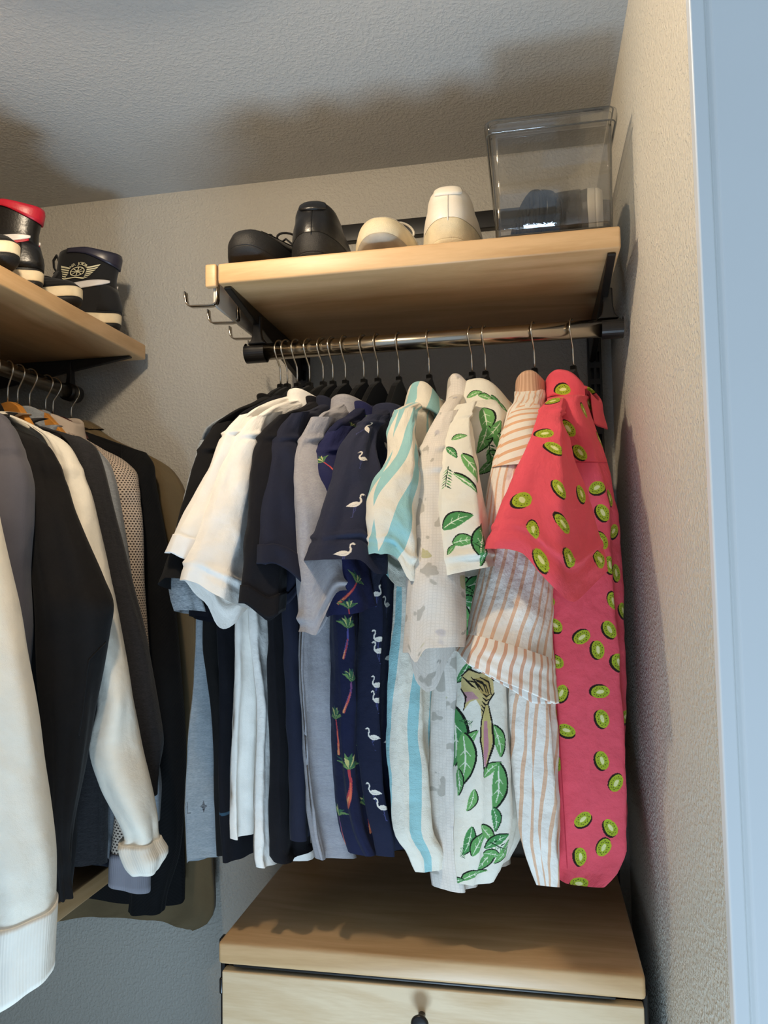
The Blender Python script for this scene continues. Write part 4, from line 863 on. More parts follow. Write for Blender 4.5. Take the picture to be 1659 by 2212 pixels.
cps = sleeve_pos([(1022, 1372, 1182, 1425, 0.98, 1.094, 0.047, 0.052), (1014, 1388, 1184, 1440, 0.974, 1.094, 0.05, 0.055), (1003, 1403, 1187, 1462, 0.972, 1.092, 0.051, 0.057), (996, 1418, 1192, 1515, 0.97, 1.088, 0.053, 0.06)], nv=26, seed=34, amp=.0015, hem=([(990, 1405), (1004, 1429), (1069, 1466), (1142, 1495), (1195, 1519)], [(990, 1407), (1004, 1432), (1069, 1470), (1110, 1492), (1150, 1518), (1195, 1524)]), hemp=1, folds=2, rough_=.25, drop=.02, dropp=1)
inner = grow(cps[-12:][::-1], -.003)
grid_mesh('rolled_cuff', np.concatenate([cps, inner], 0), FB['peachc'], so)
collar(g, FB['peachrib'], *CT(13, .256, .012), .046, .017, leaf=.042, stand=.034, flare=.014, seed=11, arch=.012)
# 15 pink kiwi shirt
g = garment('kiwi_shirt', 'bright pink shirt printed with kiwi slices hanging next to the right wall', 14)
PK = '#ec5a69'
o = body('body', g, None, B(14, [(1216, 858, 1.14, .030), (1212, 880, 1.13, .036), (1222, 930, 1.115, .043), (1240, 1000, 1.115, .047), (1256, 1100, 1.115, .052), (1258, 1243, 1.11, .056), (1262, 1400, 1.11, .058), (1270, 1577, 1.11, .057), (1275, 1722, 1.11, .052), (1274, 1830, 1.115, .054), (1266, 1885, 1.115, .044), (1256, 1914, 1.11, .034)], (1240, 850), .034), (HX[14], YR), seed=32, amp=.38, folds=3, blunt=.40, fardrop=-.03, farx=.35)
KB = [(1227, 925), (1254, 977), (1273, 1001), (1296, 951), (1289, 1053), (1302, 1107), (1305, 1040), (1317, 1075), (1325, 1147), (1298, 1168), (1331, 1237), (1318, 1220), (1325, 1298), (1296, 1312), (1175, 1254), (1181, 1295), (1198, 1350), (1233, 1356), (1256, 1376), (1317, 1359), (1346, 1318), (1201, 1429), (1257, 1387), (1292, 1403), (1308, 1421), (1337, 1430), (1212, 1497), (1297, 1494), (1190, 1537), (1301, 1552), (1324, 1555), (1223, 1577), (1243, 1606), (1199, 1646), (1301, 1642), (1232, 1675), (1331, 1691), (1259, 1769), (1319, 1787), (1304, 1830), (1254, 1850), (1250, 1908), (1262, 887), (1194, 868)]
KA = [1.2, 1.3, .2, 1.2, -.5, 1.1, 1.4, 1.2, -.6, 1.2, 1.3, 1.3, 1.2, 1.2, .3, .6, .5, 1.3, -.6, 1.1, .9, .3, -.9, 1.5, -1.3, 1.2, -1.1, -.2, 1.5, 1.3, -.3, .15, -.2, 1.3, 1.4, .35, -1.0, -.8, 1.0, -1.2, 1.5, 0, 1.2, -.4]
cv = Canvas(o, PK, 1500); rnd = random.Random(11)
for k, ((x, y), an) in enumerate(zip(KB, KA)):
    fr = cv.frame(x, y)
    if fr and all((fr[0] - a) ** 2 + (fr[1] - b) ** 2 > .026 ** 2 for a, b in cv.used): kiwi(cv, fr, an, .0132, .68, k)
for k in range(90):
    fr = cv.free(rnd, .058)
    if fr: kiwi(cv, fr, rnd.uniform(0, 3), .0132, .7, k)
o.data.materials.append(fabric('pink_kiwi_print', PK, image=cv.image('kiwi_print'), wrinkle=.7, sheen=.1))
bv = BVHTree.FromPolygons([Vector(p) for p in o_cache[o.name][0].reshape(-1, 3)], o_cache[o.name][1].tolist())
KS = mat('pink_seam_thread', '#c9384c', .9, noise=.1, nscale=300)
def on(bvh, x, y, off=.0006):
    d = Vector(ray(x, y)); h, n, i, q = bvh.ray_cast(Vector((0, 0, EZ)), d)
    return (h - d * off) if h else None
for line in ([(x, 998 + (x - 1238) * .02) for x in range(1244, 1312, 6)], [(1192 + (y - 1320) * .06, y) for y in range(1330, 1880, 14)]):
    pk = [p for p in (on(bv, *q) for q in line) if p]
    if len(pk) > 3: tube('yoke_seam' if len(line) < 15 else 'placket_seam', pk, .0007, KS, g, 6)
ps = sleeve_pos([(1190, 862, 1222, 866, 1.13, 1.17, .016, .016), (1170, 892, 1206, 905, 1.09, 1.14, .024, .024), (1157, 920, 1210, 930, 1.06, 1.12, .03, .03), (1145, 962, 1226, 985, 1.03, 1.11, .036, .036), (1125, 1012, 1248, 1040, 1.0, 1.1, .04, .042), (1103, 1069, 1272, 1100, .975, 1.1, .044, .048), (1085, 1121, 1290, 1160, .955, 1.1, .046, .055), (1070, 1160, 1303, 1205, .94, 1.1, .048, .062), (1061, 1184, 1310, 1236, .935, 1.1, .048, .066)], seed=33, drop=.060, ridge=.36, hem=([(1061, 1184), (1100, 1186), (1135, 1196), (1152, 1222), (1189, 1263), (1215, 1288), (1233, 1302), (1250, 1290), (1311, 1234)], [(1061, 1186), (1085, 1199), (1130, 1224), (1165, 1245), (1190, 1280), (1233, 1304), (1311, 1237)]), seams=(.13, .88), amp=.006, folds=2, dropp=4, nu=72, nv=64)
o = grid_mesh('sleeve', ps, None, g)
cv = Canvas(o, PK, 1500)
for k, (x, y, an) in enumerate([(1177, 936, -.2), (1198, 967, .3), (1128, 1079, .9), (1152, 1142, 1.4), (1210, 1055, .8), (1256, 1066, 1.3), (1217, 1131, .4), (1169, 1208, .2), (1230, 1204, 1.4), (1296, 1208, 1.0), (1194, 866, -.3)]):
    fr = cv.frame(x, y)
    if fr: kiwi(cv, fr, an, .0132, .70 if k not in (2, 7) else .92, k)
for k in range(30):
    fr = cv.free(rnd, .056)
    if fr and fr[0] > .16: kiwi(cv, fr, rnd.uniform(0, 3), .0132, .7, k)
o.data.materials.append(fabric('pink_kiwi_print_sleeve', PK, image=cv.image('kiwi_print_sleeve'), wrinkle=.8, sheen=.1))
o = collar(g, None, *CT(14, .262, .006), .054, .034, leaf=.044, stand=.028, flare=.014, seed=12, gap=.14, gap_at=.80, tilt=-.30, arch=.034)
cv = Canvas(o, PK, 1500)
for k, (x, y, an) in enumerate([(1216, 841, -.4), (1270, 868, -.3), (1262, 880, 1.2)]):
    fr = cv.frame(x, y)
    if fr: kiwi(cv, fr, an, .0132, .66, k)
for k in range(10):
    fr = cv.free(rnd, .055)
    if fr: kiwi(cv, fr, rnd.uniform(0, 3), .0132, .7, k)
o.data.materials.append(fabric('pink_kiwi_print_collar', PK, image=cv.image('kiwi_print_collar'), wrinkle=.35, sheen=.1))

# ------------------------------------------------------------------ sweatshirts and sweaters on the left rod
FL = dict(cream=fabric('cream_fleece', '#ece4d4', wrinkle=.35), greyf=fabric('charcoal_grey_fleece', '#55535a', wrinkle=.25), blackj=fabric('faded_black_cotton', '#121010', wrinkle=.3, sheen=.1), charknit=fabric('charcoal_knit', '#201f21', weave=420, bump=.6, heather=.5, hc='#3a393b', wrinkle=.2),
          heath=fabric('blue_grey_heather_fleece', '#7d8288', heather=.5, hc='#aeb2b6', wrinkle=.2), waffle=fabric('beige_open_knit', '#c4b3a2', pattern='waffle', dark='#3a302b', wrinkle=.2), beige=fabric('beige_fleece_collar', '#bfb0a1', wrinkle=.2),
          rib=fabric('black_ribbed_knit', '#0b0b0c', pattern='twill', sheen=.06, wrinkle=.15), tan=fabric('tan_twill', '#66573e', wrinkle=.3), ribgrey=fabric('grey_ribbed_cuff', '#8e8b92', pattern='rib', wrinkle=.1))
LH = [(.98, 'wooden, inside the cream sweatshirt nearest the camera', 'hwood'), (1.10, 'black, inside the charcoal grey sweatshirt', 'velvet'), (1.215, 'black, inside the faded black jacket', 'velvet'), (1.250, 'honey coloured wooden, inside the cream raglan sweatshirt', 'hwood'),
      (1.278, 'black, inside the charcoal knit sweater', 'velvet'), (1.313, 'honey coloured wooden, beside the grey heather collar', 'hwood'), (1.363, 'burgundy wooden, inside the beige open-knit polo', 'hred'), (1.387, 'burgundy wooden, inside the black ribbed sweater', 'hred'), (1.450, 'dark burgundy wooden, last on the left rod, inside the tan overshirt', 'hdark')]
LT = [(-.66, .90), (-.712, 1.02), (-.724, 1.10), (-.729, 1.15), (-.745, 1.23), (-.735, 1.285), (-.722, 1.33), (-.728, 1.40), (-.700, 1.455)]
LD = []
for (yh, lb, kd), tp in zip(LH, LT):
    d = np.array([tp[0] - XLR, tp[1] - yh]); d /= np.linalg.norm(d); LD.append(d)
    hanger('clothes hanger, ' + lb, (XLR, yh), ZLR, d, kd, .20, 'hangers on the left rod')
def lgar(name, label): return thing(name, label, 'sweatshirt' if 'sweat' in name else 'sweater' if 'sweater' in name or 'knit' in name else 'jacket', (0, 0, 0), group='tops hanging on the left rod')
def LB(i, pts, zneck, hs=.014):
    d = LD[i]; rows = [(np.array([XLR + d[0] * .075, LH[i][0] + d[1] * .075, EZ + zneck]), hs)]
    for x, y, Y, h in pts: rows.append((P(x, y, Y), h))
    return rows
def lbody(g, m, i, pts, zneck, hs=.014, **k):
    return grid_mesh('body', body_pos(LB(i, pts, zneck, hs), (XLR, LH[i][0]), fary=9, **k), m, g)
def lcol(i, z, off=0.02): d = LD[i]; return (XLR + d[0] * off, LH[i][0] + d[1] * off, EZ + z), math.atan2(d[1], d[0])
# tan overshirt, last
g = lgar('tan_jacket', 'tan overshirt with a curved hem hanging closest to the back wall')
lbody(g, FL['tan'], 8, [(191, 908, 1.455, .014), (241, 946, 1.455, .016), (327, 986, 1.455, .017), (371, 1014, 1.455, .018), (394, 1048, 1.455, .02), (404, 1085, 1.455, .02), (425, 1331, 1.455, .02), (442, 1500, 1.455, .02), (455, 1700, 1.455, .02), (458, 1855, 1.455, .02), (463, 1950, 1.455, .018), (448, 1984, 1.455, .016), (415, 1998, 1.455, .014)], .285, amp=.6, seed=40, hemwave=.012)
# black ribbed sweater
g = lgar('ribbed_sweater', 'black ribbed sweater between the beige open-knit polo and tan overshirt')
lbody(g, FL['rib'], 7, [(170, 926, 1.40, .012), (241, 952, 1.40, .014), (300, 976, 1.40, .015), (312, 1000, 1.40, .016), (322, 1096, 1.40, .018), (345, 1300, 1.40, .02), (380, 1547, 1.40, .022), (392, 1657, 1.40, .024), (396, 1800, 1.40, .024), (398, 1890, 1.40, .024), (397, 1945, 1.40, .02)], .278, amp=.4, seed=41, hemwave=.006)
ps = sleeve_pos([(262, 962, 316, 978, 1.39, 1.41, .012, .012), (262, 1000, 333, 1004, 1.37, 1.41, .02, .02), (262, 1050, 337, 1040, 1.36, 1.41, .026, .026), (275, 1206, 366, 1200, 1.35, 1.4, .03, .03), (290, 1414, 389, 1410, 1.34, 1.39, .032, .032), (290, 1657, 402, 1650, 1.33, 1.38, .032, .034), (284, 1800, 392, 1830, 1.32, 1.37, .03, .03), (279, 1928, 362, 1930, 1.32, 1.36, .024, .024), (275, 1967, 357, 1963, 1.32, 1.36, .025, .025)], seed=42, amp=.004)
grid_mesh('sleeve', ps, FL['rib'], g)
# beige open-knit polo
g = lgar('knit_polo', 'beige open-knit polo with a soft collar, left of the black ribbed sweater')
lbody(g, FL['waffle'], 6, [(150, 934, 1.33, .012), (190, 952, 1.33, .014), (240, 985, 1.33, .015), (268, 1030, 1.33, .016), (275, 1200, 1.33, .018), (285, 1400, 1.33, .02), (300, 1600, 1.33, .022), (302, 1700, 1.33, .020)], .268, amp=.4, seed=43)
ps = sleeve_pos([(205, 962, 262, 990, 1.32, 1.34, .012, .012), (216, 985, 278, 1002, 1.31, 1.34, .018, .018), (222, 1020, 297, 1023, 1.30, 1.34, .022, .022), (224, 1060, 301, 1056, 1.29, 1.34, .024, .024), (226, 1123, 308, 1123, 1.28, 1.33, .026, .026), (236, 1248, 313, 1248, 1.27, 1.32, .028, .028), (250, 1331, 319, 1331, 1.27, 1.32, .028, .028), (262, 1442, 325, 1442, 1.26, 1.31, .028, .028), (262, 1600, 330, 1600, 1.26, 1.3, .028, .028), (246, 1790, 326, 1800, 1.26, 1.3, .028, .028), (238, 1868, 324, 1866, 1.26, 1.3, .024, .024), (237, 1905, 322, 1925, 1.26, 1.3, .025, .025)], seed=44, amp=.003, seams=(.125,), nv=90)
hemmed('sleeve', g, FL['waffle'], ps, .92, FL['ribgrey'])
collar(g, FL['beige'], *lcol(6, .262, .020), .056, .030, leaf=.044, stand=.020, flare=.016, seed=20, arch=-.016)
# grey heather sweatshirt
g = lgar('heather_sweatshirt', 'grey heather sweatshirt with a navy hem, squeezed between charcoal and beige knits')
lbody(g, FL['heath'], 5, [(110, 935, 1.285, .012), (150, 950, 1.285, .013), (200, 985, 1.285, .014), (222, 1040, 1.285, .014), (240, 1200, 1.285, .016), (255, 1400, 1.285, .018), (268, 1600, 1.285, .02), (272, 1730, 1.285, .02), (274, 1855, 1.285, .02)], .268, amp=.4, seed=45)
ps = sleeve_pos([(175, 955, 215, 975, 1.27, 1.29, .012, .012), (196, 990, 240, 1005, 1.26, 1.29, .018, .018), (215, 1060, 258, 1068, 1.25, 1.28, .02, .02), (240, 1220, 282, 1225, 1.24, 1.27, .02, .02), (262, 1340, 300, 1345, 1.235, 1.265, .02, .02), (285, 1500, 320, 1500, 1.23, 1.26, .02, .02), (290, 1700, 345, 1690, 1.23, 1.26, .022, .022), (285, 1770, 345, 1770, 1.23, 1.26, .022, .022)], seed=46, amp=.003)
grid_mesh('sleeve', ps, FL['heath'], g)
collar(g, FL['heath'], *lcol(5, .268, .004), .030, .018, leaf=.034, stand=.026, flare=.012, seed=21, arch=-.016)
hp = body_pos([(P(268, 1852, 1.282), .0215), (P(268, 1860, 1.282), .022), (P(268, 1868, 1.282), .0205)], (XLR, LH[5][0]), nv=8, fary=9, amp=.3, seed=45, rough_=.3)
grid_mesh('hem_band', hp, fabric('navy_hem_band', '#10131f', wrinkle=.1), g)
# charcoal knit sweater
g = lgar('charcoal_knit', 'charcoal knit sweater right of the cream raglan sweatshirt')
lbody(g, FL['charknit'], 4, [(60, 912, 1.23, .014), (101, 925, 1.23, .015), (150, 940, 1.23, .016), (185, 975, 1.23, .018), (196, 1080, 1.23, .02), (215, 1300, 1.23, .022), (222, 1500, 1.23, .024), (226, 1700, 1.23, .025), (226, 1800, 1.23, .025), (226, 1866, 1.23, .025)], .274, amp=.4, seed=47)
ps = sleeve_pos([(130, 938, 175, 944, 1.22, 1.24, .014, .014), (150, 960, 205, 964, 1.21, 1.24, .02, .02), (165, 1005, 223, 1004, 1.20, 1.24, .024, .024), (190, 1110, 249, 1110, 1.19, 1.23, .028, .028), (215, 1220, 277, 1220, 1.18, 1.22, .03, .03), (245, 1331, 306, 1331, 1.17, 1.21, .03, .03), (268, 1440, 328, 1442, 1.16, 1.2, .032, .032), (275, 1547, 346, 1547, 1.15, 1.19, .032, .032), (280, 1602, 352, 1602, 1.15, 1.19, .032, .032), (285, 1660, 342, 1655, 1.15, 1.19, .03, .03), (290, 1730, 326, 1705, 1.15, 1.19, .028, .028)], seed=48, amp=.004)
grid_mesh('sleeve', ps, FL['charknit'], g)
collar(g, fabric('black_collar', '#100f10', wrinkle=.2), *lcol(4, .238, .03), .06, .02, leaf=.024, stand=.012, flare=.010, seed=22, arch=-.008)
# cream raglan sweatshirt
g = lgar('cream_sweatshirt', 'cream sweatshirt with a long bent sleeve right of the black jacket')
lbody(g, FL['cream'], 3, [(0, 889, 1.15, .012), (40, 905, 1.15, .014), (100, 938, 1.15, .016), (122, 975, 1.15, .018), (135, 1100, 1.15, .02), (150, 1300, 1.15, .022), (150, 1500, 1.15, .022), (140, 1700, 1.15, .022), (120, 1800, 1.15, .022)], .275, amp=.4, seed=49)
ps = sleeve_pos([(60, 918, 112, 938, 1.14, 1.16, .014, .014), (92, 945, 145, 958, 1.13, 1.16, .02, .02), (110, 985, 166, 988, 1.12, 1.16, .025, .025), (128, 1050, 193, 1052, 1.11, 1.15, .03, .03), (142, 1125, 213, 1123, 1.1, 1.14, .034, .034), (165, 1240, 238, 1234, 1.09, 1.13, .036, .036), (185, 1340, 259, 1331, 1.08, 1.12, .038, .038), (202, 1440, 277, 1432, 1.07, 1.11, .038, .038), (210, 1515, 290, 1510, 1.06, 1.1, .038, .038), (194, 1610, 306, 1602, 1.06, 1.1, .04, .04), (214, 1690, 327, 1686, 1.06, 1.1, .038, .038), (252, 1762, 344, 1762, 1.06, 1.1, .034, .034), (268, 1806, 346, 1796, 1.06, 1.1, .028, .028), (258, 1822, 350, 1812, 1.06, 1.1, .028, .028), (270, 1858, 362, 1838, 1.06, 1.1, .032, .032), (281, 1880, 340, 1868, 1.06, 1.1, .032, .032)], seed=50, amp=.004, seams=(.14,), nv=110, rough_=2.0)
hemmed('sleeve', g, FL['cream'], ps, .93, fabric('cream_ribbed_cuff', '#ebe4d6', pattern='rib', wrinkle=.2), d=.0025)
# faded black jacket
g = lgar('black_jacket', 'faded black jacket with a slanted pocket seam left of the cream sleeve')
lbody(g, FL['blackj'], 2, [(0, 905, 1.10, .014), (36, 928, 1.10, .016), (80, 950, 1.10, .018), (105, 1000, 1.10, .022), (118, 1100, 1.10, .026), (150, 1300, 1.10, .03), (165, 1460, 1.10, .032), (150, 1600, 1.10, .032), (140, 1750, 1.10, .032), (140, 1850, 1.10, .03), (130, 1935, 1.10, .03)], .27, amp=.45, seed=51)
ps = sleeve_pos([(20, 925, 75, 945, 1.09, 1.11, .014, .014), (40, 955, 111, 971, 1.07, 1.1, .022, .022), (48, 1040, 144, 1044, 1.05, 1.1, .03, .03), (60, 1115, 166, 1110, 1.03, 1.08, .036, .036), (72, 1250, 222, 1248, 1.01, 1.06, .042, .042), (78, 1310, 243, 1303, 1.0, 1.05, .044, .044), (84, 1380, 236, 1365, 1.0, 1.05, .044, .044), (92, 1470, 222, 1460, 1.0, 1.05, .042, .042), (96, 1560, 205, 1547, 1.0, 1.05, .04, .04), (98, 1670, 184, 1657, 1.0, 1.04, .036, .036), (100, 1790, 162, 1767, 1.0, 1.03, .03, .03), (106, 1860, 153, 1850, 1.0, 1.03, .026, .026), (112, 1945, 150, 1925, 1.0, 1.03, .026, .026)], seed=52, amp=.008, folds=3, seams=(.115, .93), nv=90, rough_=1.6)
so = grid_mesh('sleeve', ps, FL['blackj'], g)
bv = BVHTree.FromPolygons([Vector(p) for p in ps.reshape(-1, 3)], o_cache[so.name][1].tolist())
def on(bvh, x, y, off=.001):
    d = Vector(ray(x, y)); h, n, i, q = bvh.ray_cast(Vector((0, 0, EZ)), d)
    return (h - d * off) if h else None
pk = [on(bv, x, y) for x, y in ((228, 1388), (214, 1402), (202, 1415), (192, 1426), (188, 1450), (184, 1490), (178, 1540), (170, 1590))]
pk = [p for p in pk if p]
if len(pk) > 2: tube('pocket_seam', pk, .0011, FL['blackj'], g, 6)
# charcoal grey sweatshirt
g = lgar('grey_sweatshirt', 'charcoal grey sweatshirt with a raised shoulder seam at the left edge')
lbody(g, FL['greyf'], 1, [(-60, 870, 1.02, .014), (-20, 885, 1.02, .018), (10, 905, 1.02, .022), (20, 950, 1.02, .026), (30, 1100, 1.02, .03), (30, 1300, 1.02, .03), (20, 1500, 1.02, .03), (0, 1700, 1.02, .03), (-10, 1800, 1.02, .03)], .27, amp=.4, seed=53)
ps = sleeve_pos([(-60, 880, 5, 900, 1.0, 1.03, .014, .014), (-70, 930, 34, 928, .98, 1.03, .026, .026), (-70, 985, 56, 985, .97, 1.02, .034, .034), (-66, 1015, 67, 1015, .96, 1.02, .038, .038), (-55, 1054, 74, 1054, .96, 1.01, .04, .04), (-50, 1123, 73, 1123, .95, 1.0, .042, .042), (-50, 1179, 69, 1179, .95, 1.0, .042, .042), (-48, 1248, 67, 1248, .95, 1.0, .042, .042), (-45, 1359, 72, 1359, .95, 1.0, .042, .042), (-40, 1450, 68, 1450, .95, 1.0, .04, .04), (-30, 1600, 60, 1600, .95, .99, .036, .036)], seed=54, amp=.005, seams=(.155,), nv=80)
grid_mesh('sleeve', ps, FL['greyf'], g)
# cream sweatshirt nearest the camera
g = lgar('cream_sweatshirt', 'cream sweatshirt nearest the camera, cut by the left edge, with a deep sleeve cuff')
d = LD[0]
br = [(np.array([XLR + d[0] * r_, LH[0][0] + d[1] * r_, EZ + z_]), h_) for r_, z_, h_ in ((.075, .28, .014), (.15, .24, .018), (.20, .20, .022), (.23, .10, .028), (.24, -.1, .032), (.24, -.35, .032), (.23, -.45, .03))]
grid_mesh('body', body_pos(br, (XLR, LH[0][0]), fary=9, amp=.4, seed=55), FL['cream'], g)
ps = sleeve_pos([(-150, 800, -80, 830, .93, .96, .014, .014), (-170, 900, -50, 905, .90, .95, .03, .03), (-165, 1010, -25, 1010, .87, .93, .04, .04), (-150, 1132, 0, 1132, .85, .91, .046, .046), (-130, 1303, 36, 1303, .84, .90, .048, .048), (-112, 1442, 60, 1442, .83, .89, .048, .048), (-90, 1560, 79, 1560, .83, .88, .046, .046), (-70, 1660, 92, 1657, .83, .88, .046, .046), (-58, 1767, 110, 1767, .83, .88, .046, .046), (-48, 1850, 119, 1845, .83, .88, .046, .046), (-42, 1920, 119, 1914, .83, .88, .044, .044), (-44, 2040, 114, 1980, .83, .87, .040, .040), (-46, 2110, 110, 2045, .83, .87, .040, .040), (-42, 2185, 108, 2096, .83, .87, .040, .040)], seed=56, amp=.004, nv=110, drop=-.01)
hemmed('sleeve', g, FL['cream'], ps, .885, fabric('cream_sleeve_cuff', '#ebe4d7', pattern='rib', wrinkle=.2), d=.0025)

# ------------------------------------------------------------------ shoes
class ShoeForm:
    """horizontal egg-shaped rings between heel (xb) and toe (xf): rows z, xb, xf, half width"""
    def __init__(s, rows, heel=.80, sq=.86, spring=.010, rim=0.0):
        s.r = np.array(rows, float); s.heel = heel; s.sq = sq; s.spring = spring; s.rim = rim
    def at(s, th, z, d=0.0):
        th = np.asarray(th, float); z = np.asarray(z, float); r = s.r
        xb, xf, w = (np.interp(z, r[:, 0], r[:, k]) for k in (1, 2, 3))
        xc, a = (xb + xf) / 2, (xf - xb) / 2
        c = spow(np.cos(th), s.sq); sn = spow(np.sin(th), s.sq)
        x = xc + a * c; q = (x - xb) / (xf - xb + 1e-9)
        prof = s.heel + (1.0 - s.heel) * np.sin(np.clip(q / .66, 0, 1) * PI / 2) - .10 * np.clip((q - .72) / .28, 0, 1) ** 2
        y = w * sn * prof
        zz = z + s.spring * np.clip((x - .19) / .1, 0, 1.2) ** 2 + s.spring * .35 * np.clip((.03 - x) / .03, 0, 1) ** 2
        zz = zz + s.rim * np.clip((z - r[-1, 0] + .03) / .03, 0, 1) * np.clip((x - xb) / .05, -1, 1)
        n = np.stack([np.cos(th), np.sin(th) * a / (w + .01) * .6, 0 * th], -1); n /= np.linalg.norm(n, axis=-1)[..., None]
        return np.stack([x, y, zz], -1) + n * d if not np.isscalar(d) or d else np.stack([x, y, zz], -1)
def loft(name, form, zs, m, parent, nu=56, cap0=False, cap1=False, d=0.0, extra=None):
    th = np.linspace(0, 2 * PI, nu, endpoint=False)
    V = [form.at(th, np.full(nu, z), d if np.isscalar(d) else d[i]) for i, z in enumerate(zs)]
    if extra: V += extra(th)
    V = np.array(V); nv = len(V); Fc = [(i * nu + j, i * nu + (j + 1) % nu, (i + 1) * nu + (j + 1) % nu, (i + 1) * nu + j) for i in range(nv - 1) for j in range(nu)]
    if cap0: Fc.append(tuple(range(nu))[::-1])
    if cap1: Fc.append(tuple((nv - 1) * nu + j for j in range(nu)))
    return pydata(name, V.reshape(-1, 3), Fc, m, parent)
def patch(name, form, th0, th1, z0, z1, m, parent, d=.0014, nu=18, nv=5):
    """a stitched-on panel: z0, z1 may be functions of 0..1 along it"""
    f0 = z0 if callable(z0) else (lambda s: z0); f1 = z1 if callable(z1) else (lambda s: z1)
    S = np.linspace(0, 1, nu); th = th0 + (th1 - th0) * S; V = []
    for k in range(nv): V.append(form.at(th, np.array([f0(s) + (f1(s) - f0(s)) * k / (nv - 1) for s in S]), d))
    V = np.array(V); edge = lambda a: a
    pts = V.reshape(-1, 3).tolist(); Fc = [(i * nu + j, i * nu + j + 1, (i + 1) * nu + j + 1, (i + 1) * nu + j) for i in range(nv - 1) for j in range(nu - 1)]
    o = pydata(name, pts, Fc, m, parent)
    md = o.modifiers.new('thickness', 'SOLIDIFY'); md.thickness = d * 1.2; md.offset = 0
    return o
SM = dict(blackl=mat('black_leather', '#12100f', .32, spec=.5, noise=.15, nscale=60, bump=.15, bscale=260), whitel=mat('white_leather', '#e6dccb', .42, noise=.03, nscale=30, bump=.12, bscale=260), blackr=mat('black_rubber', '#161412', .6, noise=.2, nscale=200, bump=.35, bscale=900),
          whiter=mat('worn_white_rubber', '#d9caa9', .6, noise=.10, nscale=50, bump=.5, bscale=900), cream=mat('cream_midsole', '#d8c6a4', .55, noise=.12, nscale=40, bump=.15, bscale=300), red=mat('red_leather', '#a5162a', .4, noise=.08, nscale=60, bump=.12, bscale=260),
          bootl=mat('black_boot_leather', '#15120f', .48, noise=.2, nscale=50, bump=.1, bscale=200), navyl=mat('navy_satin_collar', '#2a2836', .33, noise=.1, nscale=40), nubuck=mat('black_nubuck', '#0b0a0b', .9, noise=.2, nscale=200, sheen=.1), silver=mat('silver_white_leather', '#cfcac6', .3, noise=.05, nscale=30), blacklace=mat('black_lace', '#100e0d', .9, noise=.2, nscale=500),
          whitelace=mat('white_lace', '#e4dac8', .85, noise=.08, nscale=500), dark=mat('dark_lining', '#1b1815', .95, noise=.2, nscale=100), emblem=mat('pale_emblem_print', '#cfc9a8', .5, noise=.05, nscale=100), greyin=mat('worn_grey_outsole', '#9b9385', .6, noise=.2, nscale=40))
LOW = ShoeForm([(.0, .010, .283, .0455), (.006, .003, .290, .0485), (.028, .001, .290, .0490), (.032, .003, .286, .048), (.042, .002, .274, .047), (.052, .003, .246, .0455), (.062, .005, .205, .042), (.072, .008, .165, .037), (.082, .010, .130, .0345), (.090, .014, .105, .0305), (.0955, .021, .092, .0250)], heel=.90, spring=.014, sq=.76)
HIGH = ShoeForm([(.0, .014, .280, .044), (.007, .004, .292, .0485), (.030, .002, .292, .0490), (.034, .005, .286, .047), (.048, .004, .272, .0465), (.060, .006, .238, .045), (.073, .010, .195, .042), (.090, .014, .160, .038), (.108, .013, .142, .035), (.125, .009, .134, .0355), (.142, .005, .130, .037), (.150, .006, .128, .036)], heel=.82, spring=.012, rim=.010)
def base_shoe(t, form, up, mid, out, ztop, zsole=.030, zout=.010, lining=None, lace=None, nlace=4, laced=(.056, .084)):
    sz = [0, .003, .006, zout]
    loft('outsole', form, sz, out, t, cap0=True, cap1=True)
    loft('midsole', form, [zout, zout + .002, (zout + zsole) / 2, zsole - .002, zsole, zsole + .0015], mid, t, cap0=True, cap1=True, d=[-.0004, .0003, .0003, .0003, -.0005, -.004])
    zs = list(np.linspace(zsole, ztop, 18)); th_in = lambda th: [form.at(th, np.full(len(th), ztop), -.003) + np.array([0, 0, .0015]), form.at(th, np.full(len(th), ztop), -.006), form.at(th, np.full(len(th), ztop - .02), -.007), form.at(th, np.full(len(th), ztop - .045), -.012)]
    u = loft('upper', form, zs, up, t, extra=th_in, cap1=True)
    if lace:
        for k in range(nlace):
            z = laced[0] + (laced[1] - laced[0]) * k / max(nlace - 1, 1); th = np.linspace(-.62, .62, 13)
            tube('lace', form.at(th, z + .001 * np.cos(th * 4), .0022), .0019, lace, t, 8, flat=.7)
    return u
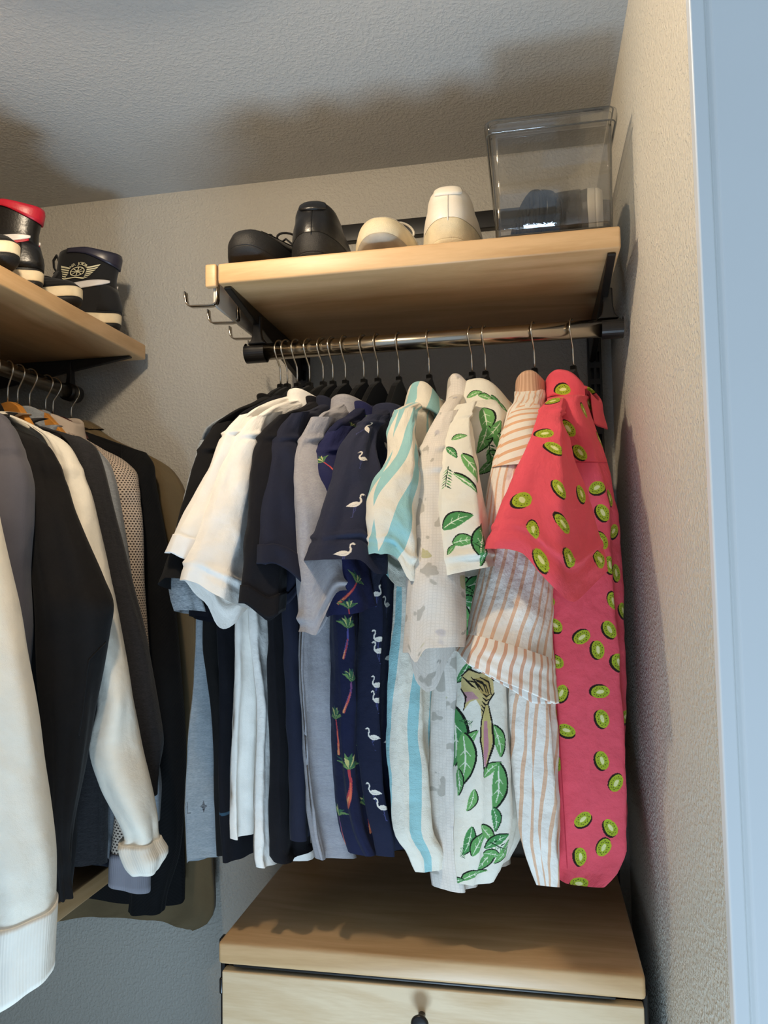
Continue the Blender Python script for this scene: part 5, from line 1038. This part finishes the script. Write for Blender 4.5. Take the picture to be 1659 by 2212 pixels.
def sneaker(name, label, loc, rz, up, sole, out, lace, group, bow=True, tab=None, tilt=0.0):
    t = thing(name, label, 'shoe', loc, (0, tilt, rz), group); t.scale = (1.04, 1.06, 1.04)
    base_shoe(t, LOW, up, sole, out, .0955, .038, .007, lace=lace)
    # heel tab, heel seam, toe rubber line, bow
    patch('heel_tab', LOW, PI - .62, PI + .62, lambda s: .080 - .009 * math.sin(PI * s) ** .5 * (-1 if False else 1) + .004, .0945, tab or up, t, .0016)
    tube('heel_seam', [LOW.at(PI, z, .0006) for z in np.linspace(.033, .076, 8)], .0009, up, t, 6)
    for sg in (-1, 1): patch('eyelet_panel', LOW, sg * .35, sg * .85, lambda s: .044 + .016 * s, lambda s: .076 + .006 * s, up, t, .0015)
    if bow:
        top = LOW.at(0, .080, .006)
        for sg in (-1, 1):
            pts = [top + np.array([.02 * math.cos(a) * 1.0 - .004 + .018 * (1 - math.cos(a)) * .3, sg * (.004 + .030 * math.sin(a * .5) ** 2), .006 + .012 * math.sin(a)]) for a in np.linspace(0, 2 * PI, 20)]
            tube('lace_bow', pts, .0019, lace, t, 8)
            tube('lace_end', [top + np.array(p) for p in ((0, sg * .004, .004), (.012, sg * .018, .004), (.020, sg * .030, -.008), (.022, sg * .036, -.020))], .0017, lace, t, 8)
    return t
ZT = ZS1 + .0006
SG = 'low sneakers on the right shelf'
sneaker('low_sneaker', 'black low sneaker with its rounded toe toward the front, leftmost on the right shelf', (-.4090, 1.398, ZT), -PI / 2 - .06, SM['blackl'], SM['blackr'], SM['blackr'], SM['blacklace'], SG)
sneaker('low_sneaker', 'black leather low sneaker seen from the heel beside its mate', (-.3210, 1.118, ZT), PI / 2 + .10, SM['blackl'], SM['blackr'], SM['blackr'], SM['blacklace'], SG, bow=False)
sneaker('low_sneaker', 'off-white low sneaker with toe forward and laces tied in a loose bow', (-.2230, 1.402, ZT), -PI / 2 + .04, SM['whitel'], SM['whiter'], SM['greyin'], SM['whitelace'], SG)
sneaker('low_sneaker', 'white leather low sneaker seen from the heel, beside the clear box', (-.1085, 1.116, ZT), PI / 2 + .02, SM['whitel'], SM['whiter'], SM['whiter'], SM['whitelace'], SG, bow=False)

def hightop(label, loc, rz, up, collar_m, stripe_m, stripe2=None, emblem=False, group='high-top sneakers on the left shelf', sc=1.03):
    t = thing('hightop_sneaker', label, 'shoe', loc, (0, 0, rz), group); t.scale = (sc, sc, sc)
    base_shoe(t, HIGH, up, SM['cream'], SM['blackr'], .150, .031, .012, lace=SM['blacklace'], nlace=6, laced=(.06, .12))
    patch('collar_panel', HIGH, PI - 1.95, PI + 1.95, lambda s: .143 - .020 * math.sin(PI * s) ** 2.0, .1495, collar_m, t, .0022, nu=40)
    for sg in (-1, 1):
        patch('side_stripe', HIGH, sg * (PI - .42), sg * 1.05, lambda s: .0925 - .030 * s, lambda s: .1015 - .024 * s - .008 * (2 * s - 1) ** 2 + .003, stripe_m, t, .0024, nu=26)
        if stripe2: patch('side_stripe_lining', HIGH, sg * (PI - .46), sg * 1.1, lambda s: .087 - .030 * s, lambda s: .093 - .030 * s, stripe2, t, .0018, nu=26)
        patch('eyelet_panel', HIGH, sg * .5, sg * 1.0, .058, lambda s: .118, up, t, .0016)
    patch('heel_panel', HIGH, PI - .75, PI + .75, .036, lambda s: .086 + .004 * math.cos(2 * PI * s), up, t, .0016)
    patch('toe_panel', HIGH, -.9, .9, .034, lambda s: .044, up, t, .0016)
    b = tube('pull_tab', [HIGH.at(0, .140, .002), HIGH.at(0, .150, .010) + np.array([0, 0, .004]), HIGH.at(0, .145, .016), HIGH.at(0, .134, .012), HIGH.at(0, .125, .003)], .004, up, t, 8, flat=.4)
    if emblem:
        # winged ball mark on the ankle: wings, ball with seams, small letters on an arc over it
        e = bpy.data.objects.new('wing_emblem', None); COL.objects.link(e); e.parent = t
        c_th, cz = 1.62, .1145; S = .0245
        def q(a, b, dd=.0030):                                     # a to the right as seen (towards the heel), b up, units of S
            th = c_th + a * S / .052; return HIGH.at(th, cz + b * S, dd).tolist()
        V, Fc = [], []
        def poly(pts, dd=.0030):
            i = len(V); V.extend(q(a, b, dd) for a, b in pts); Fc.append(tuple(range(i, i + len(pts))))
        for sg in (-1, 1):
            for k in range(6):
                y0 = .52 - .17 * k; x1 = 1.15 - .115 * k
                poly([(sg * .44, y0 - .40), (sg * .46, y0 - .29), (sg * (x1 + .12), y0 - .06 - .03 * k), (sg * (x1 + .02), y0 - .20 - .02 * k)])
        n = 26
        for k in range(n):                                          # ring of the ball
            a0, a1 = 2 * PI * k / n, 2 * PI * (k + 1) / n
            poly([(.36 * math.cos(a0), -.1 + .36 * math.sin(a0)), (.36 * math.cos(a1), -.1 + .36 * math.sin(a1)), (.31 * math.cos(a1), -.1 + .31 * math.sin(a1)), (.31 * math.cos(a0), -.1 + .31 * math.sin(a0))])
        for k in range(4):
            a = PI * k / 4; dx, dy = math.cos(a), math.sin(a)
            poly([(.31 * dx - .022 * dy, -.1 + .31 * dy + .022 * dx), (-.31 * dx - .022 * dy, -.1 - .31 * dy + .022 * dx), (-.31 * dx + .022 * dy, -.1 - .31 * dy - .022 * dx), (.31 * dx + .022 * dy, -.1 + .31 * dy - .022 * dx)], .0031 + .0001 * k)
        for sg in (-1, 1): poly([(sg * -.5, -.62), (sg * .05, -.52), (sg * .05, -.60), (sg * -.42, -.72)])
        pydata('wing_mark', V, Fc, SM['emblem'], e, False)
        word = 'AIR JORDAN'; LV, LF = [], []
        for k, ch in enumerate(word):
            if ch == ' ': continue
            cu = bpy.data.curves.new('letter', 'FONT'); cu.body = ch; cu.size = .25; cu.align_x = 'CENTER'; cu.resolution_u = 2
            ob = bpy.data.objects.new('letter', cu); me = bpy.data.meshes.new_from_object(ob); a = PI / 2 + .86 - 1.72 * k / (len(word) - 1)
            i = len(LV)
            for v in me.vertices:
                x, y = v.co.x, v.co.y; r_ = .45 + y
                LV.append(q(r_ * math.cos(a) + x * math.sin(a), -.1 + r_ * math.sin(a) - x * math.cos(a), .0038))
            LF.extend(tuple(i + j for j in p.vertices) for p in me.polygons)
            bpy.data.objects.remove(ob); bpy.data.curves.remove(cu); bpy.data.meshes.remove(me)
        pydata('lettering', LV, LF, SM['emblem'], e, False)
    return t
ZL = ZS1 + .0006
hightop('black high-top sneaker with red collar, heel at the left shelf edge', (-.803, 1.148, ZL), PI + .06, SM['blackl'], SM['red'], SM['silver'], SM['red'], sc=.93)
hightop('black high-top sneaker with toe over the shelf edge, beside the red collared one', (-1.088, 1.050, ZL), .03, SM['nubuck'], SM['red'], SM['silver'])
hightop('black high-top sneaker with winged ball emblem and dark satin collar', (-.797, 1.392, ZL), PI + .04, SM['nubuck'], SM['navyl'], SM['silver'], emblem=True)
hightop('black high-top sneaker with toe over the edge, in front of the winged emblem one', (-1.104, 1.258, ZL), .0, SM['nubuck'], SM['navyl'], SM['silver'])

# ------------------------------------------------------------------ clear box with a pair of shoes lying in it
def acrylic():
    m = bpy.data.materials.new('clear_acrylic'); m.use_nodes = True; nt = m.node_tree; nt.nodes.clear(); L = nt.links.new
    out = nt.nodes.new('ShaderNodeOutputMaterial'); tr = nt.nodes.new('ShaderNodeBsdfTransparent'); gl = nt.nodes.new('ShaderNodeBsdfGlossy'); mx = nt.nodes.new('ShaderNodeMixShader')
    mt = nt.nodes.new('ShaderNodeMix'); mt.data_type = 'RGBA'; mt.inputs[6].default_value = (.965, .965, .960, 1); mt.inputs[7].default_value = (.40, .40, .39, 1); gl.inputs['Roughness'].default_value = .03
    lw = nt.nodes.new('ShaderNodeLayerWeight'); lw.inputs[0].default_value = .5
    pw = nt.nodes.new('ShaderNodeMath'); pw.operation = 'POWER'; pw.inputs[1].default_value = 4.0; L(lw.outputs['Facing'], pw.inputs[0])
    ma = nt.nodes.new('ShaderNodeMath'); ma.operation = 'MULTIPLY_ADD'; ma.inputs[1].default_value = .75; ma.inputs[2].default_value = .075; L(pw.outputs[0], ma.inputs[0]); p2 = nt.nodes.new('ShaderNodeMath'); p2.operation = 'POWER'; p2.inputs[1].default_value = 6.0; L(lw.outputs['Facing'], p2.inputs[0]); L(p2.outputs[0], mt.inputs[0]); L(mt.outputs[2], tr.inputs[0])
    ns = nt.nodes.new('ShaderNodeTexNoise'); ns.inputs['Scale'].default_value = 30; bp = nt.nodes.new('ShaderNodeBump'); bp.inputs['Strength'].default_value = .04; bp.inputs['Distance'].default_value = .002
    L(ns.outputs[0], bp.inputs['Height']); L(bp.outputs[0], gl.inputs['Normal'])
    L(ma.outputs[0], mx.inputs[0]); L(tr.outputs[0], mx.inputs[1]); L(gl.outputs[0], mx.inputs[2]); L(mx.outputs[0], out.inputs[0])
    return m
AC = acrylic()
bx = thing('clear_shoe_box', 'clear acrylic box with rounded corners at the right end of the shelf', 'box', (.046, 1.25, ZT))
def rrect(x0, x1, y0, y1, r, n=6):
    pts = []
    for cx, cy, a0 in ((x1 - r, y1 - r, 0), (x0 + r, y1 - r, PI / 2), (x0 + r, y0 + r, PI), (x1 - r, y0 + r, 3 * PI / 2)):
        for k in range(n + 1): a = a0 + PI / 2 * k / n; pts.append((cx + r * math.cos(a), cy + r * math.sin(a)))
    return pts
def shell(name, rings, parent, m, cap0=False, cap1=False):
    V, Fc = [], []; n = len(rings[0][1])
    for z, pts in rings: V += [(x - .046, y - 1.25, z) for x, y in pts]
    for i in range(len(rings) - 1):
        for j in range(n): Fc.append((i * n + j, i * n + (j + 1) % n, (i + 1) * n + (j + 1) % n, (i + 1) * n + j))
    if cap0: Fc.append(tuple(range(n))[::-1])
    if cap1: Fc.append(tuple((len(rings) - 1) * n + j for j in range(n)))
    o = pydata(name, V, Fc, m, parent)
    return o
def bq(e, z, rad=.010): k = z / .178; return rrect(-.0385 - .0050 * k - e, .1290 + .004 * k + e, 1.112 - e, 1.40 + .006 * k + e, rad)
zz = [.0005, .002, .006, .05, .1, .15, .166, .172, .175]
shell('box_walls', [(.004, bq(-.004, .004, .006))] + [(z, bq(0 if z > .002 else -.003, z)) for z in zz] + [(.176, bq(-.0012, .176)), (.175, bq(-.0028, .175)), (.1, bq(-.0028, .1)), (.006, bq(-.0028, .006))], bx, AC, True, True)
shell('lid', [(.158, bq(.0012, .158)), (.157, bq(.0040, .158)), (.158, bq(.0070, .158)), (.168, bq(.0075, .17)), (.176, bq(.0070, .175, .012)), (.1795, bq(.0030, .178, .012)), (.1798, bq(-.006, .178, .012)), (.1835, bq(-.0085, .178, .012)), (.1842, bq(-.012, .178, .012))], bx, AC, False, True)
shell('door_frame', [(.010, [(x, y) for x, y in rrect(-.030, .124, 1.1085, 1.1115, .001, 2)]), (.150, [(x, y) for x, y in rrect(-.032, .125, 1.1085, 1.1115, .001, 2)])], bx, AC, True, True)
def edge_mat():
    m = mat('tinted_acrylic_edge', '#8c8a84', .06, spec=1.0, noise=.05, nscale=50); b = m.node_tree.nodes['Principled BSDF']; b.inputs['Transmission Weight'].default_value = .75; b.inputs['IOR'].default_value = 1.15; return m
EM = edge_mat()
zt_ = .176
for z_, e_ in ((.0035, -.001), (.158, .0045), (.1795, .002)): tube('edge_rim', [(x - .046, y - 1.25, z_) for x, y in bq(e_, z_)], .0011, EM, bx, 6, closed=True)
for kx, ky in ((-1, -1), (1, -1), (1, 1), (-1, 1)):
    pts = []
    for z_ in (.004, .05, .1, .15, .158):
        q_ = bq(-.0022, z_); xs_ = [a for a, b in q_]; ys_ = [b for a, b in q_]
        pts.append(((max(xs_) if kx > 0 else min(xs_)) - .046, (max(ys_) - .006 if ky > 0 else min(ys_) + .006) - 1.25, z_))
    tube('corner_edge', pts, .0010, EM, bx, 6)
def boxed_shoe(label, loc, cols, mid):
    t = thing('lying_shoe', label, 'shoe', loc, group='black shoes lying inside the clear box')
    t.rotation_euler = Matrix((cols[0], cols[1], cols[2])).transposed().to_euler()
    BOOT = ShoeForm([(.0, .006, .262, .052), (.006, .001, .268, .0555), (.024, .000, .268, .056), (.030, .004, .262, .054), (.045, .004, .250, .053), (.060, .006, .225, .051), (.075, .010, .190, .048), (.090, .016, .155, .043), (.100, .024, .130, .036), (.108, .034, .112, .026)], heel=.88, spring=.008)
    base_shoe(t, BOOT, SM['bootl'], mid, mid, .108, .022, .010, lace=None)
    patch('heel_panel', BOOT, PI - .7, PI + .7, .032, .070, SM['blackl'], t, .0014)
    if mid is SM['blackr']:                                         # lugs of the outsole
        b = bmesh.new()
        for k in range(9):
            x = .022 + k * .028; w = float(np.interp(x, [.02, .17, .25], [.030, .038, .024]))
            for sg in (-1, 1): bmesh.ops.create_cube(b, size=1, matrix=Matrix.LocRotScale(Vector((x, sg * w * .52, -.002)), None, Vector((.015, w * .8, .006))))
        from_bm('tread_lugs', b, SM['blackr'], t)
    return t
boxed_shoe('black shoe lying on its side in the clear box, its white sole facing right', (.1215, 1.150, ZT + .0590), ((0, 1, 0), (0, 0, -1), (-1, 0, 0)), SM['whitel'])
c_, s_ = math.cos(-.21), math.sin(-.21)
ls = boxed_shoe('black lug-soled shoe lying on its side at the left of the clear box', (.022, 1.128, ZT + .0560), ((s_, c_, 0), (0, 0, 1), (c_, -s_, 0)), SM['blackr']); ls.scale = (.92, .95, .45)
